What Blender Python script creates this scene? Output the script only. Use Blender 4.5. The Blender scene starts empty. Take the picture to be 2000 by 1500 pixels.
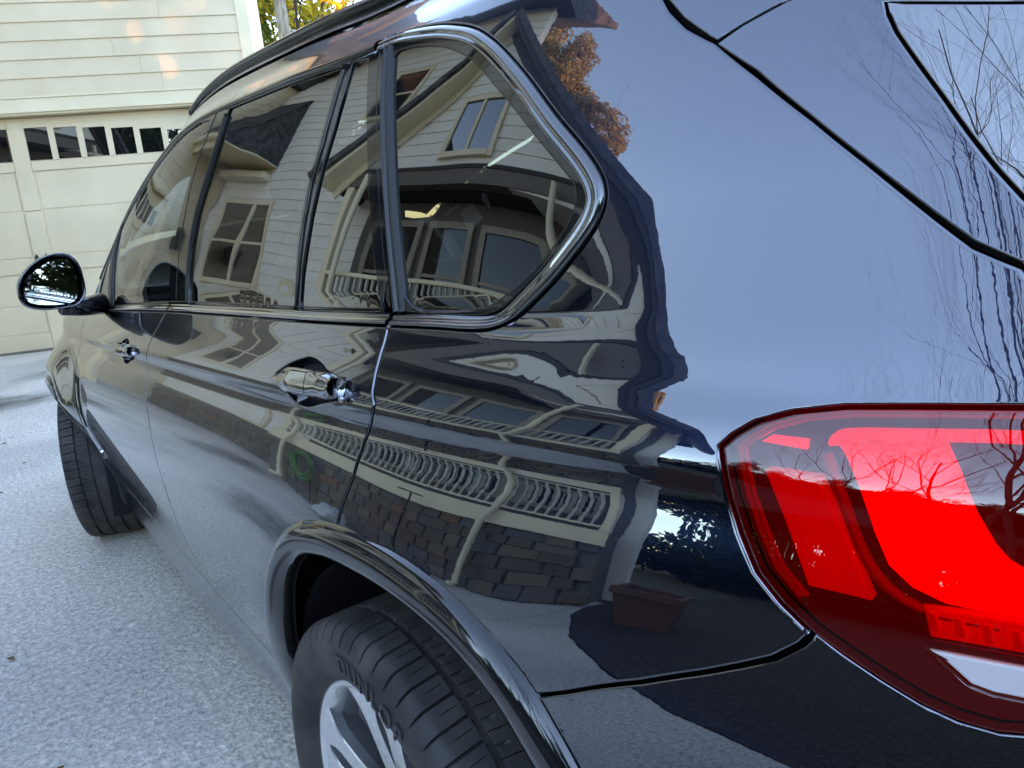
import bpy, math, random
import numpy as np
from mathutils import Vector, Matrix, geometry
R = math.radians
random.seed(7)
C = bpy.context.scene.collection
scene = bpy.context.scene

# ------------------------------------------------------------------ camera
def look(yaw, pitch, roll):
    cy, sy, cp, sp = math.cos(yaw), math.sin(yaw), math.cos(pitch), math.sin(pitch)
    f = Vector((sy*cp, cy*cp, -sp)); r = Vector((cy, -sy, 0)); u = r.cross(f)
    c, s = math.cos(roll), math.sin(roll)
    return Matrix((c*r+s*u, -s*r+c*u, -f)).transposed()
cam_data = bpy.data.cameras.new('camera'); cam = bpy.data.objects.new('camera', cam_data); C.objects.link(cam)
cam.matrix_world = Matrix.Translation((-1.295, -.914, 1.265)) @ look(R(35), R(12.6), R(-5.4)).to_4x4()
cam_data.sensor_width = 36; cam_data.lens = 36*1543/2000; cam_data.clip_start = .02; cam_data.clip_end = 2000
scene.camera = cam

# ------------------------------------------------------------------ sky, sun, exposure
SUN_AZ, SUN_EL = -142.7, 7.1
world = bpy.data.worlds.new('World'); scene.world = world; world.use_nodes = True
wn = world.node_tree.nodes; wl = world.node_tree.links
sky = wn.new('ShaderNodeTexSky'); sky.sky_type = 'NISHITA'; sky.sun_disc = False
sky.sun_elevation = R(SUN_EL); sky.sun_rotation = R(SUN_AZ); sky.altitude = 2500; sky.dust_density = .0; sky.air_density = 1.0; sky.ozone_density = 3.6
wl.new(sky.outputs[0], wn['Background'].inputs['Color']); wn['Background'].inputs['Strength'].default_value = .15
sl = bpy.data.lights.new('sun', 'SUN'); sl.energy = 2.0; sl.angle = R(.5); sl.color = (.62, .36, .17)
sun = bpy.data.objects.new('sun', sl); C.objects.link(sun)
sd = Vector((math.sin(R(SUN_AZ))*math.cos(R(SUN_EL)), math.cos(R(SUN_AZ))*math.cos(R(SUN_EL)), math.sin(R(SUN_EL))))
sun.rotation_euler = sd.to_track_quat('Z', 'Y').to_euler()
scene.view_settings.view_transform = 'Standard'; scene.view_settings.look = 'None'
scene.view_settings.exposure = 4.3; scene.view_settings.gamma = 1
scene.view_settings.use_curve_mapping = False
scene.view_settings.use_white_balance = True; scene.view_settings.white_balance_temperature = 14200; scene.view_settings.white_balance_tint = 25
scene.render.engine = 'CYCLES'
scene.cycles.max_bounces = 10; scene.cycles.transparent_max_bounces = 16; scene.cycles.glossy_bounces = 6
scene.cycles.use_denoising = True

UV = {"shutC":[[0.044,1.006],[0.033,0.988],[0.032,0.972],[0.032,0.95],[0.03,0.923],[0.026,0.898],[0.017,0.884],[0.021,0.872],[0.04,0.831],[0.051,0.782],[0.069,0.742],[0.078,0.706],[0.087,0.663]],"shutCup":[[0.159,1.386],[0.147,1.36],[0.133,1.304],[0.111,1.237],[0.093,1.174],[0.077,1.119],[0.056,1.051],[0.044,1.006]],"rdglass":[[0.789,1.37],[0.63,1.369],[0.446,1.368],[0.329,1.369],[0.263,1.367],[0.273,1.339],[0.282,1.298],[0.295,1.249],[0.317,1.195],[0.331,1.131],[0.337,1.071],[0.334,1.007],[0.971,0.996],[0.978,1.06],[0.959,1.12],[0.922,1.179],[0.861,1.245],[0.809,1.317]],"rdpane":[[0.228,1.365],[0.181,1.36],[0.167,1.31],[0.138,1.22],[0.109,1.118],[0.09,1.066],[0.069,1.008],[0.312,1.006],[0.31,1.055],[0.29,1.147],[0.269,1.214],[0.247,1.273],[0.236,1.319]],"dglass":[[0.122,1.354],[0.067,1.35],[0.014,1.338],[-0.019,1.324],[-0.049,1.307],[-0.073,1.288],[-0.098,1.262],[-0.13,1.229],[-0.153,1.203],[-0.175,1.178],[-0.195,1.156],[-0.205,1.144],[-0.213,1.136],[-0.217,1.124],[-0.217,1.112],[-0.212,1.097],[-0.197,1.072],[-0.181,1.054],[-0.16,1.036],[-0.135,1.02],[-0.115,1.012],[-0.081,1.009],[0.015,1.008],[0.041,1.097],[0.062,1.17],[0.077,1.212],[0.097,1.276]],"douter":[[0.156,1.384],[0.103,1.383],[0.024,1.367],[-0.009,1.358],[-0.053,1.341],[-0.081,1.321],[-0.107,1.298],[-0.144,1.259],[-0.167,1.231],[-0.189,1.204],[-0.214,1.176],[-0.231,1.155],[-0.243,1.136],[-0.247,1.123],[-0.248,1.113],[-0.244,1.095],[-0.234,1.077],[-0.22,1.058],[-0.202,1.036],[-0.179,1.015],[-0.16,0.998],[-0.142,0.988],[-0.116,0.985],[-0.056,0.987],[0.028,0.986]],"dmid":[[0.144,1.368],[0.072,1.363],[0.002,1.348],[-0.043,1.331],[-0.081,1.303],[-0.113,1.271],[-0.15,1.229],[-0.183,1.187],[-0.212,1.155],[-0.23,1.132],[-0.235,1.123],[-0.233,1.11],[-0.223,1.09],[-0.206,1.067],[-0.182,1.042],[-0.156,1.018],[-0.133,1.005],[-0.106,1.001],[-0.045,1.003],[0.043,1.006]],"fdglass":[[0.92,1.368],[1.014,1.372],[1.155,1.372],[1.323,1.372],[1.532,1.374],[1.784,1.372],[1.981,1.363],[2.158,1.356],[2.179,1.322],[1.985,1.001],[1.165,0.995],[1.173,1.08],[1.117,1.127],[1.061,1.194],[1.004,1.258],[0.947,1.316]],"hatchL":[[-0.273,1.302],[-0.282,1.286],[-0.299,1.265],[-0.323,1.245],[-0.355,1.206],[-0.389,1.161],[-0.417,1.12],[-0.441,1.083],[-0.462,1.05],[-0.478,1.034]],"hatchR":[[-0.278,1.301],[-0.293,1.28],[-0.317,1.256],[-0.354,1.215],[-0.388,1.168],[-0.416,1.127],[-0.441,1.09],[-0.462,1.058],[-0.477,1.042]],"spoil":[[-0.321,1.249],[-0.336,1.258],[-0.351,1.266],[-0.365,1.273]],"rglass":[[-0.412,1.256],[-0.416,1.243],[-0.421,1.226],[-0.431,1.2],[-0.444,1.167],[-0.455,1.137],[-0.466,1.108],[-0.475,1.086]],"rgtop":[[-0.414,1.252],[-0.43,1.243],[-0.451,1.23],[-0.469,1.217]],"lamp":[[-0.482,0.942],[-0.451,0.938],[-0.423,0.934],[-0.402,0.927],[-0.386,0.917],[-0.376,0.905],[-0.37,0.895],[-0.373,0.879],[-0.377,0.855],[-0.384,0.831],[-0.394,0.804],[-0.406,0.786],[-0.419,0.771],[-0.432,0.761],[-0.446,0.751],[-0.46,0.742],[-0.471,0.738],[-0.482,0.738],[-0.488,0.741]],"refl":[[-0.392,0.881],[-0.416,0.881],[-0.44,0.802],[-0.415,0.802]],"guideL":[[-0.417,0.906],[-0.42,0.913],[-0.424,0.915],[-0.452,0.92],[-0.482,0.925]],"guideB":[[-0.483,0.919],[-0.46,0.913]],"redL":[[-0.422,0.903],[-0.426,0.893],[-0.431,0.877],[-0.438,0.846],[-0.444,0.826],[-0.453,0.814],[-0.464,0.808],[-0.476,0.808],[-0.486,0.809]],"redR":[[-0.46,0.913],[-0.465,0.895],[-0.471,0.869],[-0.477,0.85],[-0.481,0.842],[-0.485,0.838]],"lowred":[[-0.457,0.803],[-0.46,0.784],[-0.487,0.787],[-0.486,0.807]],"white":[[-0.46,0.781],[-0.487,0.784],[-0.488,0.763],[-0.48,0.762],[-0.473,0.764],[-0.465,0.775]],"topbar":[[-0.387,0.9],[-0.391,0.905],[-0.408,0.905],[-0.408,0.898]],"bump":[[-0.199,0.605],[-0.22,0.617],[-0.27,0.646],[-0.331,0.684],[-0.37,0.713],[-0.389,0.729],[-0.404,0.743],[-0.415,0.759],[-0.42,0.771]],"handle":[[0.337,0.891],[0.281,0.903],[0.214,0.91],[0.15,0.91],[0.106,0.905],[0.095,0.892],[0.107,0.877],[0.183,0.872],[0.27,0.878]],"recess":[[0.337,0.891],[0.289,0.915],[0.25,0.926],[0.212,0.933],[0.169,0.922],[0.159,0.915],[0.102,0.907],[0.089,0.888],[0.107,0.878],[0.152,0.872],[0.204,0.857],[0.247,0.861],[0.27,0.874]]}

# ------------------------------------------------------------------ car body surface
# ---- body surface: plan curve (s runs forward->rear as u=y then round the corner), profile angle table
def _prof(nodes, dstart, zstart):
    # nodes: (arclength v, phi deg); returns dense v,d,z
    nv=np.array([n[0] for n in nodes]);ph=np.radians([n[1] for n in nodes])
    v=np.linspace(nv[0],nv[-1],2401)
    p=np.interp(v,nv,ph)
    k=np.ones(15)/15; p=np.convolve(np.pad(p,7,mode='edge'),k,'valid')
    k=np.ones(9)/9; p=np.convolve(np.pad(p,4,mode='edge'),k,'valid')
    dv=v[1]-v[0]
    z=zstart+np.concatenate([[0],np.cumsum(.5*(np.cos(p)[1:]+np.cos(p)[:-1]))*dv])
    d=dstart-np.concatenate([[0],np.cumsum(.5*(np.sin(p)[1:]+np.sin(p)[:-1]))*dv])
    return v,d,z
SIDE=[(0,-52),(.04,-44),(.08,-34),(.11,-4),(.15,-6),(.22,-22),(.32,-16),(.42,-10),(.52,-3),(.62,5),(.70,10),(.78,15),(.828,22),
 (.846,12),(.862,-1),(.873,0),(.881,19),(.89,22),(.945,30),(.965,26),(.985,22),(.990,50),(1.000,50),(1.005,13),
 (1.015,11),(1.05,12),(1.2,16),(1.35,22),(1.37,24),(1.38,45),(1.42,50),(1.45,30),(1.48,50),(1.52,68),(1.60,80),(1.70,84),(2.30,88)]
REAR=[(0,-50),(.04,-34),(.10,-16),(.3,-12),(.45,-6),(.60,0),(.70,4),(.80,8),(.86,14),(.90,20),(.94,26),(1.0,30),(1.2,33),(1.40,36),(1.46,40),(1.52,55),(1.60,75),(1.7,82),(2.30,88)]
PV,PD,PZ=_prof(SIDE,.803,.20)
_,RD,RZ=_prof(REAR,.803,.20)
VM=PV[-1]
# the shoulder ledge under the windows fades out behind the quarter window
_k=np.ones(201)/201
PD2=np.convolve(np.pad(PD,100,mode='edge'),_k,'valid');PZ2=np.convolve(np.pad(PZ,100,mode='edge'),_k,'valid')
_m=np.clip((PV-.905)/.05,0,1);_m=_m*_m*(3-2*_m)*np.clip((1.30-PV)/.1,0,1)
PD2=PD+(PD2-PD)*_m;PZ2=PZ+(PZ2-PZ)*_m
# plan
U0=.5
_s=np.linspace(0,2.2,1101)
def _theta(s):
    # turning angle of plan tangent vs distance past U0 (radians)
    sn=np.array([0,.5,.85,1.0,1.15,1.30,1.45,1.60,1.9,2.2]);th=np.radians([0,3,9,16,30,48,64,74,82,87])
    t=np.interp(s,sn,th);k=np.ones(61)/61
    return np.convolve(np.pad(t,30,mode='edge'),k,'valid')
_th=_theta(_s);_ds=_s[1]-_s[0]
_py=U0-np.concatenate([[0],np.cumsum(.5*(np.cos(_th)[1:]+np.cos(_th)[:-1]))*_ds])
_px=np.concatenate([[0],np.cumsum(.5*(np.sin(_th)[1:]+np.sin(_th)[:-1]))*_ds])
_ky=[-2,-.5,-.2,.15,.265,.45,.6,.78,.92,1.05,1.2,1.32,1.52,1.78,2.0,2.19,2.42,2.6,2.8,2.95,3.2,4.2]
_kk=[.97,.97,.985,1.006,1.017,1.06,1.083,1.11,1.129,1.139,1.132,1.109,1.049,.948,.844,.738,.586,.42,.2,.07,.02,-.02]
KY=np.linspace(-2,4.2,621);KK=np.convolve(np.pad(np.interp(KY,_ky,_kk),8,mode='edge'),np.ones(17)/17,'valid')
ZB=1.10
def surf(u,v,off=0.):
    """u: forward position (y) for u>=U0 ; behind, U0-arclength. v: profile arclength. returns (...,3)"""
    u=np.asarray(u,float);v=np.asarray(v,float)
    s=np.clip(U0-u,0,2.2)
    th=np.interp(s,_s,_th);py=np.where(u>U0,u,np.interp(s,_s,_py));px=np.interp(s,_s,_px)
    # forward taper
    f=np.clip(u-2.9,0,2);thf=-np.clip(f/1.0,0,1)**2*np.radians(75)
    px=px+np.where(u>2.9,.55*np.clip(f,0,1.2)**3,0); px=px+.012*np.clip((u-1.4)/1.5,0,3)**2
    th=np.where(u>U0,-.0,th)
    w=np.clip((s-.55)/.85,0,1);w=w*w*(3-2*w)
    e=np.clip((-.16-u)/.16,0,1);e=e*e*(3-2*e)
    d=(np.interp(v,PV,PD)*(1-e)+np.interp(v,PV,PD2)*e)*(1-w)+np.interp(v,PV,RD)*w
    z=(np.interp(v,PV,PZ)*(1-e)+np.interp(v,PV,PZ2)*e)*(1-w)+np.interp(v,PV,RZ)*w
    k=np.interp(u,KY,KK)
    zz=np.maximum(z-ZB,0);
    z=np.minimum(z,ZB)+zz*k
    # plan dome of greenhouse end / wheel flares
    for yc,am,sg in ((0.,.005,.08),(2.933,.055,.13)):
        r=np.hypot(u-yc,z-.364)
        d=d+am*np.exp(-((r-.47)/sg)**2)*np.clip((1.05-z)/.1,0,1)*(1 if yc==0. else np.where(u>2.933,1.,np.clip((z-.42)/.30,0,1)**2))
    z=z-.038*np.clip((z-.5)/.5,0,1)*np.clip(u+.3,0,2.9)+.0114   # belt falls slightly forward
    z=z-.05*np.clip((.55-z)/.35,0,1)**1.5*np.clip(u,0,1)
    d=d+off
    x=-d*np.cos(th)+px; y=py-d*np.sin(th)+0*th
    return np.stack([x,y,z],-1)

# ------------------------------------------------------------------ helpers
def norms(u, v, off=0.):
    h = 2e-3
    a = surf(u+h, v, off)-surf(u-h, v, off); b = surf(u, v+h, off)-surf(u, v-h, off)
    n = np.cross(a, b); n /= np.linalg.norm(n, axis=-1, keepdims=True)+1e-12
    p = surf(u, v, off); q = surf(u, v, off+.01)
    s = np.sign(np.sum((q-p)*n, -1, keepdims=True)); s[s == 0] = 1
    return n*s

MATS = {}
def mat(name, base=(.5,.5,.5), rough=.5, metal=0., coat=0., ior=1.45, spec=.5, **k):
    if name in MATS: return MATS[name]
    m = bpy.data.materials.new(name); m.use_nodes = True; b = m.node_tree.nodes['Principled BSDF']
    b.inputs['Base Color'].default_value = (*base, 1); b.inputs['Roughness'].default_value = rough
    b.inputs['Metallic'].default_value = metal; b.inputs['Coat Weight'].default_value = coat
    b.inputs['Coat Roughness'].default_value = k.get('coat_rough', .0)
    b.inputs['IOR'].default_value = ior; b.inputs['Specular IOR Level'].default_value = spec
    b.inputs['Coat IOR'].default_value = k.get('coat_ior', 1.5)
    if 'emit' in k:
        b.inputs['Emission Color'].default_value = (*k['emit'], 1); b.inputs['Emission Strength'].default_value = k.get('estr', 1)
    if 'trans' in k: b.inputs['Transmission Weight'].default_value = k['trans']
    MATS[name] = m; return m
def nd(m, t, **k):
    n = m.node_tree.nodes.new(t)
    for a, b in k.items():
        if a in n.inputs: n.inputs[a].default_value = b
        else: setattr(n, a, b)
    return n
def lk(m, a, b): m.node_tree.links.new(a, b)
def bs(m): return m.node_tree.nodes['Principled BSDF']
def noise_color(m, c1, c2, scale=5., detail=4., lo=.35, hi=.65, coord='Object', stretch=None):
    tc = nd(m, 'ShaderNodeTexCoord'); n = nd(m, 'ShaderNodeTexNoise', Scale=scale, Detail=detail)
    if stretch:
        mp = nd(m, 'ShaderNodeMapping'); mp.inputs['Scale'].default_value = stretch
        lk(m, tc.outputs[coord], mp.inputs[0]); lk(m, mp.outputs[0], n.inputs[0])
    else: lk(m, tc.outputs[coord], n.inputs[0])
    r = nd(m, 'ShaderNodeValToRGB'); r.color_ramp.elements[0].position = lo; r.color_ramp.elements[1].position = hi
    r.color_ramp.elements[0].color = (*c1, 1); r.color_ramp.elements[1].color = (*c2, 1)
    lk(m, n.outputs[0], r.inputs[0]); lk(m, r.outputs[0], bs(m).inputs['Base Color'])
    return n, r
def bump(m, scale, strength, dist=.01, detail=5., coord='Object', stretch=None, kind='ShaderNodeTexNoise'):
    tc = nd(m, 'ShaderNodeTexCoord'); n = nd(m, kind, Scale=scale)
    if 'Detail' in n.inputs: n.inputs['Detail'].default_value = detail
    src = tc.outputs[coord]
    if stretch:
        mp = nd(m, 'ShaderNodeMapping'); mp.inputs['Scale'].default_value = stretch
        lk(m, src, mp.inputs[0]); src = mp.outputs[0]
    lk(m, src, n.inputs['Vector'])
    b = nd(m, 'ShaderNodeBump', Strength=strength, Distance=dist)
    lk(m, n.outputs[0], b.inputs['Height']); lk(m, b.outputs[0], bs(m).inputs['Normal'])
    return b

def mesh(name, V, F, N=None, smooth=True):
    me = bpy.data.meshes.new(name); me.from_pydata([tuple(map(float, v)) for v in V], [], [tuple(map(int, f)) for f in F])
    if smooth: me.polygons.foreach_set('use_smooth', [True]*len(me.polygons))
    me.update()
    if N is not None: me.normals_split_custom_set_from_vertices([tuple(map(float, n)) for n in N])
    return me
def obj(name, me, m=None, parent=None, loc=None, rot=None, kind=None):
    o = bpy.data.objects.new(name, me); C.objects.link(o)
    if m is not None and len(me.materials) == 0: me.materials.append(m)
    if parent is not None: o.parent = parent
    if loc is not None: o.location = loc
    if rot is not None: o.rotation_euler = rot
    if kind: o['kind'] = kind
    return o
def thing(name, label, cat, loc=(0,0,0), rz=0, group=None):
    o = bpy.data.objects.new(name, None); C.objects.link(o); o.location = loc; o.rotation_euler = (0,0,rz)
    o.empty_display_size = .1; o['label'] = label; o['category'] = cat
    if group: o['group'] = group
    return o
def tag(o, label, cat, group=None):
    o['label'] = label; o['category'] = cat
    if group: o['group'] = group
    return o

class MB:
    """collects boxes, prisms and tubes into one mesh"""
    def __init__(s): s.V = []; s.F = []
    def add(s, V, F):
        k = len(s.V); s.V += [tuple(v) for v in V]; s.F += [tuple(i+k for i in f) for f in F]; return s
    def box(s, x0, x1, y0, y1, z0, z1, b=0.):
        if b <= 0:
            V = [(x, y, z) for z in (z0, z1) for y in (y0, y1) for x in (x0, x1)]
            return s.add(V, [(0,2,3,1),(4,5,7,6),(0,1,5,4),(2,6,7,3),(0,4,6,2),(1,3,7,5)])
        V = []
        for z, i in ((z0, b), (z0+b, 0), (z1-b, 0), (z1, b)):
            for x, y in ((x0+i+b*(i == 0), y0+i), (x1-i-b*(i == 0), y0+i), (x1-i, y0+i+b*(i == 0)), (x1-i, y1-i-b*(i == 0)), (x1-i-b*(i == 0), y1-i), (x0+i+b*(i == 0), y1-i), (x0+i, y1-i-b*(i == 0)), (x0+i, y0+i+b*(i == 0))):
                V.append((x, y, z))
        F = [tuple(range(7, -1, -1)), tuple(range(24, 32))]
        for l in range(3):
            for i in range(8): F.append((l*8+i, l*8+(i+1) % 8, l*8+8+(i+1) % 8, l*8+8+i))
        return s.add(V, F)
    def prism(s, poly, y0, y1, axis='y'):
        """extrude an x-z polygon along y"""
        n = len(poly); f = (lambda a, b, c: (a, c, b)) if axis == 'y' else (lambda a, b, c: (a, b, c)) if axis == 'z' else (lambda a, b, c: (c, a, b))
        V = [f(a, b, y0) for a, b in poly]+[f(a, b, y1) for a, b in poly]
        return s.add(V, [tuple(range(n)), tuple(range(2*n-1, n-1, -1))]+[(i, i+n, (i+1) % n+n, (i+1) % n) for i in range(n)])
    def tube(s, pts, r, k=8, caps=True):
        P = [Vector(p) for p in pts]; rr = r if hasattr(r, '__len__') else [r]*len(P); V = []; n = len(P)
        up = Vector((0, 0, 1))
        for i, p in enumerate(P):
            t = (P[min(i+1, n-1)]-P[max(i-1, 0)])
            if t.length < 1e-9: t = Vector((0, 0, 1))
            t.normalize(); a = t.cross(up)
            if a.length < .05: a = t.cross(Vector((1, 0, 0)))
            a.normalize(); b = t.cross(a)
            for j in range(k):
                w = 2*math.pi*j/k; V.append(p+(a*math.cos(w)+b*math.sin(w))*rr[i])
        F = [(i*k+j, i*k+(j+1) % k, (i+1)*k+(j+1) % k, (i+1)*k+j) for i in range(n-1) for j in range(k)]
        if caps: F += [tuple(range(k-1, -1, -1)), tuple(range((n-1)*k, n*k))]
        return s.add(V, F)
    def build(s, name, m, parent=None, smooth=False, loc=None, rot=None, kind=None):
        return obj(name, mesh(name, s.V, s.F, smooth=smooth), m, parent, loc, rot, kind)

def lathe(prof, n, name, close=True):
    """prof: (x, r) around the x axis"""
    V = []; F = []; k = len(prof)
    for i in range(n):
        a = 2*math.pi*i/n
        for x, r in prof: V.append((x, r*math.cos(a), r*math.sin(a)))
    for i in range(n):
        for j in range(k-1):
            F.append((i*k+j, i*k+j+1, ((i+1) % n)*k+j+1, ((i+1) % n)*k+j))
    return mesh(name, V, F)

# ---- panels cut out of the body surface
def resamp(poly, d, closed=True):
    P = np.array(poly, float)
    if closed: P = np.vstack([P, P[:1]])
    seg = np.linalg.norm(np.diff(P, axis=0), axis=1); keep = np.r_[True, seg > 1e-6]; P = P[keep]
    seg = np.linalg.norm(np.diff(P, axis=0), axis=1); out = []
    for i, L in enumerate(seg):
        n = max(1, int(math.ceil(L/d)))
        for j in range(n): out.append(P[i]+(P[i+1]-P[i])*j/n)
    if not closed: out.append(P[-1])
    return np.array(out)
def smoothline(poly, it=2, closed=True):
    """corner cutting (Chaikin)"""
    P = np.array(poly, float)
    for _ in range(it):
        A = P if closed else P[:-1]; B = np.roll(P, -1, 0) if closed else P[1:]
        Q = np.empty((2*len(A), 2)); Q[0::2] = .75*A+.25*B; Q[1::2] = .25*A+.75*B
        P = Q if closed else np.vstack([P[:1], Q, P[-1:]])
    return P
def area(P): return .5*np.sum(P[:, 0]*np.roll(P[:, 1], -1)-np.roll(P[:, 0], -1)*P[:, 1])
def pnorm(P):
    T = np.roll(P, -1, 0)-np.roll(P, 1, 0); T /= np.linalg.norm(T, axis=1, keepdims=True)+1e-12
    n = np.stack([T[:, 1], -T[:, 0]], 1)
    return n if area(P) > 0 else -n          # outward
def inside(pts, poly):
    x, y = pts[:, 0][:, None], pts[:, 1][:, None]; a = poly; b = np.roll(poly, -1, 0)
    c = ((a[:, 1] > y) != (b[:, 1] > y)) & (x < (b[:, 0]-a[:, 0])*(y-a[:, 1])/(b[:, 1]-a[:, 1]+1e-15)+a[:, 0])
    return (c.sum(1) % 2) == 1
def pdist(pts, poly):
    a = poly; b = np.roll(poly, -1, 0); d = b-a; L = (d**2).sum(1)+1e-15; best = np.full(len(pts), 9.)
    for i in range(len(a)):
        t = np.clip(((pts-a[i])@d[i])/L[i], 0, 1); e = pts-a[i]-t[:, None]*d[i]
        best = np.minimum(best, np.hypot(e[:, 0], e[:, 1]))
    return best
_pv = np.interp(PV, [n[0] for n in SIDE], [n[1] for n in SIDE])
def vlines(v0, v1):
    out = [v0]; last = np.interp(v0, PV, _pv); acc = 0; pv = v0
    for v, p in zip(PV, _pv):
        if v <= v0: continue
        if v >= v1: break
        acc += abs(p-last); last = p
        if (acc > 2.2 and v-pv > .0035) or v-pv > .025: out.append(v); pv = v; acc = 0
    return out+[v1]
def ulines(u0, u1):
    out = []; u = u0
    while u < u1:
        out.append(u); u += .012 if u < -.25 else .02 if u < .4 else .035
    return out+[u1]
def panel(name, poly, m, parent, holes=(), off=0., edge=.003, depth=.016, bd=.012, side=-1, coarse=1., hole_edge=True, label=None, gap=.0015):
    outer = resamp(poly, bd*coarse)
    if area(outer) < 0: outer = outer[::-1]
    outer = outer-pnorm(outer)*gap
    rings = [(outer, 1)]+[(resamp(h, bd*coarse)[::(1 if area(np.array(h, float)) > 0 else -1)], -1) for h in holes]
    Vs = []; Ns = []; F = []; inner = []; base = 0
    def addv(uvp, o, lat=0., L=None):
        p = surf(uvp[:, 0], uvp[:, 1], off+o); n = norms(uvp[:, 0], uvp[:, 1])
        if lat and L is not None: n = n*(1-lat)+L*lat; n /= np.linalg.norm(n, axis=1, keepdims=True)+1e-12
        Vs.append(p); Ns.append(n)
    cdtv = []; cdte = []
    for P, sg in rings:
        e = edge if (sg > 0 or hole_edge) else .0005
        on = pnorm(P)*sg; Q = P-on*e
        # lateral 3D direction
        h = .002; L = surf(P[:, 0]+on[:, 0]*h, P[:, 1]+on[:, 1]*h)-surf(P[:, 0], P[:, 1]); L /= np.linalg.norm(L, axis=1, keepdims=True)+1e-12
        inner.append((Q, P, on, L, e, sg)); k0 = len(cdtv)
        cdtv += [tuple(q) for q in Q]; n = len(Q); cdte += [(k0+i, k0+(i+1) % n) for i in range(n)]
    O = inner[0][0]; lo = O.min(0); hi = O.max(0)
    U = ulines(lo[0], hi[0]); VV = vlines(lo[1], hi[1])
    if coarse > 1: U = U[::int(coarse)]; VV = VV[::int(coarse)]
    G = np.array([(a, b) for a in U for b in VV])
    k = inside(G, O)
    for q in inner[1:]: k &= ~inside(G, q[0])
    G = G[k]
    if len(G):
        dmin = np.full(len(G), 9.)
        for q in inner: dmin = np.minimum(dmin, pdist(G, q[0]))
        G = G[dmin > .0025]
    pts = [Vector(p) for p in cdtv]+[Vector(g) for g in G]
    r = geometry.delaunay_2d_cdt(pts, cdte, [], 0, 1e-6)
    P2 = np.array([tuple(p) for p in r[0]]); T = np.array([f for f in r[2] if len(f) == 3])
    cen = P2[T].mean(1); ok = inside(cen, O)
    for q in inner[1:]: ok &= ~inside(cen, q[0])
    T = T[ok]; addv(P2, 0.); F += [tuple(t) for t in T]; base = len(P2)
    # edge strips
    orig = {}
    for i, o in enumerate(r[3]):
        for q in o: orig[q] = i
    k0 = 0
    for Q, P, on, L, e, sg in inner:
        n = len(Q); prev = [orig.get(k0+i, 0) for i in range(n)]; k0 += n
        for ins, dz, lat in ((.35, -.3, .5), (0, -1, .95)):
            addv(P-on*e*ins, dz*e, lat, L); cur = list(range(base, base+n)); base += n
            for i in range(n): F.append((prev[i], prev[(i+1) % n], cur[(i+1) % n], cur[i]))
            prev = cur
        addv(P, -depth, 1., L); cur = list(range(base, base+n)); base += n
        for i in range(n): F.append((prev[i], prev[(i+1) % n], cur[(i+1) % n], cur[i]))
    V = np.vstack(Vs); N = np.vstack(Ns)
    # orient faces with the normals
    FF = []
    for f in F:
        a, b, c = V[f[0]], V[f[1]], V[f[2]]; g = np.cross(b-a, c-a)
        FF.append(f if g@(N[f[0]]+N[f[1]]+N[f[2]]) >= 0 else tuple(reversed(f)))
    if side > 0:
        V = V*[-1, 1, 1]; N = N*[-1, 1, 1]; FF = [tuple(reversed(f)) for f in FF]
    me = mesh(name, V, FF, N)
    o = obj(name, me, m, parent)
    if label: o['label'] = label
    return o
def sweep(name, path, prof, m, parent, inward=None, side=-1, closed=False, flip=False):
    """path: uv polyline; prof: (a across, b off) list; across = left normal of the path in uv"""
    P = np.array(path, float); n = len(P)
    T = np.gradient(P, axis=0) if not closed else np.roll(P, -1, 0)-np.roll(P, 1, 0)
    T /= np.linalg.norm(T, axis=1, keepdims=True)+1e-12; A = np.stack([-T[:, 1], T[:, 0]], 1)
    if flip: A = -A
    V = []; F = []; k = len(prof)
    for a, b in prof: V.append(surf(P[:, 0]+A[:, 0]*a, P[:, 1]+A[:, 1]*a, b))
    V = np.array(V).transpose(1, 0, 2).reshape(-1, 3)
    for i in range(n if closed else n-1):
        for j in range(k-1):
            F.append((i*k+j, ((i+1) % n)*k+j, ((i+1) % n)*k+j+1, i*k+j+1))
    if side > 0: V = V*[-1, 1, 1]
    me = mesh(name, V, F)
    me.update()
    # point faces away from the car
    o = obj(name, me, m, parent); return o
MIR_OUT = [(-1.094, 1.165), (-1.096, 1.121), (-1.076, 1.098), (-1.036, 1.087), (-0.986, 1.086), (-0.946, 1.088), (-0.92, 1.117), (-0.917, 1.158), (-0.919, 1.207), (-0.937, 1.242), (-0.968, 1.251), (-1.012, 1.245), (-1.054, 1.22), (-1.082, 1.19)]
MIR_GLASS = [(-1.079, 1.155), (-1.081, 1.124), (-1.066, 1.109), (-1.019, 1.099), (-0.969, 1.096), (-0.946, 1.106), (-0.935, 1.136), (-0.934, 1.168), (-0.938, 1.221), (-0.953, 1.235), (-0.993, 1.232), (-1.037, 1.21), (-1.065, 1.185)]

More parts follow.
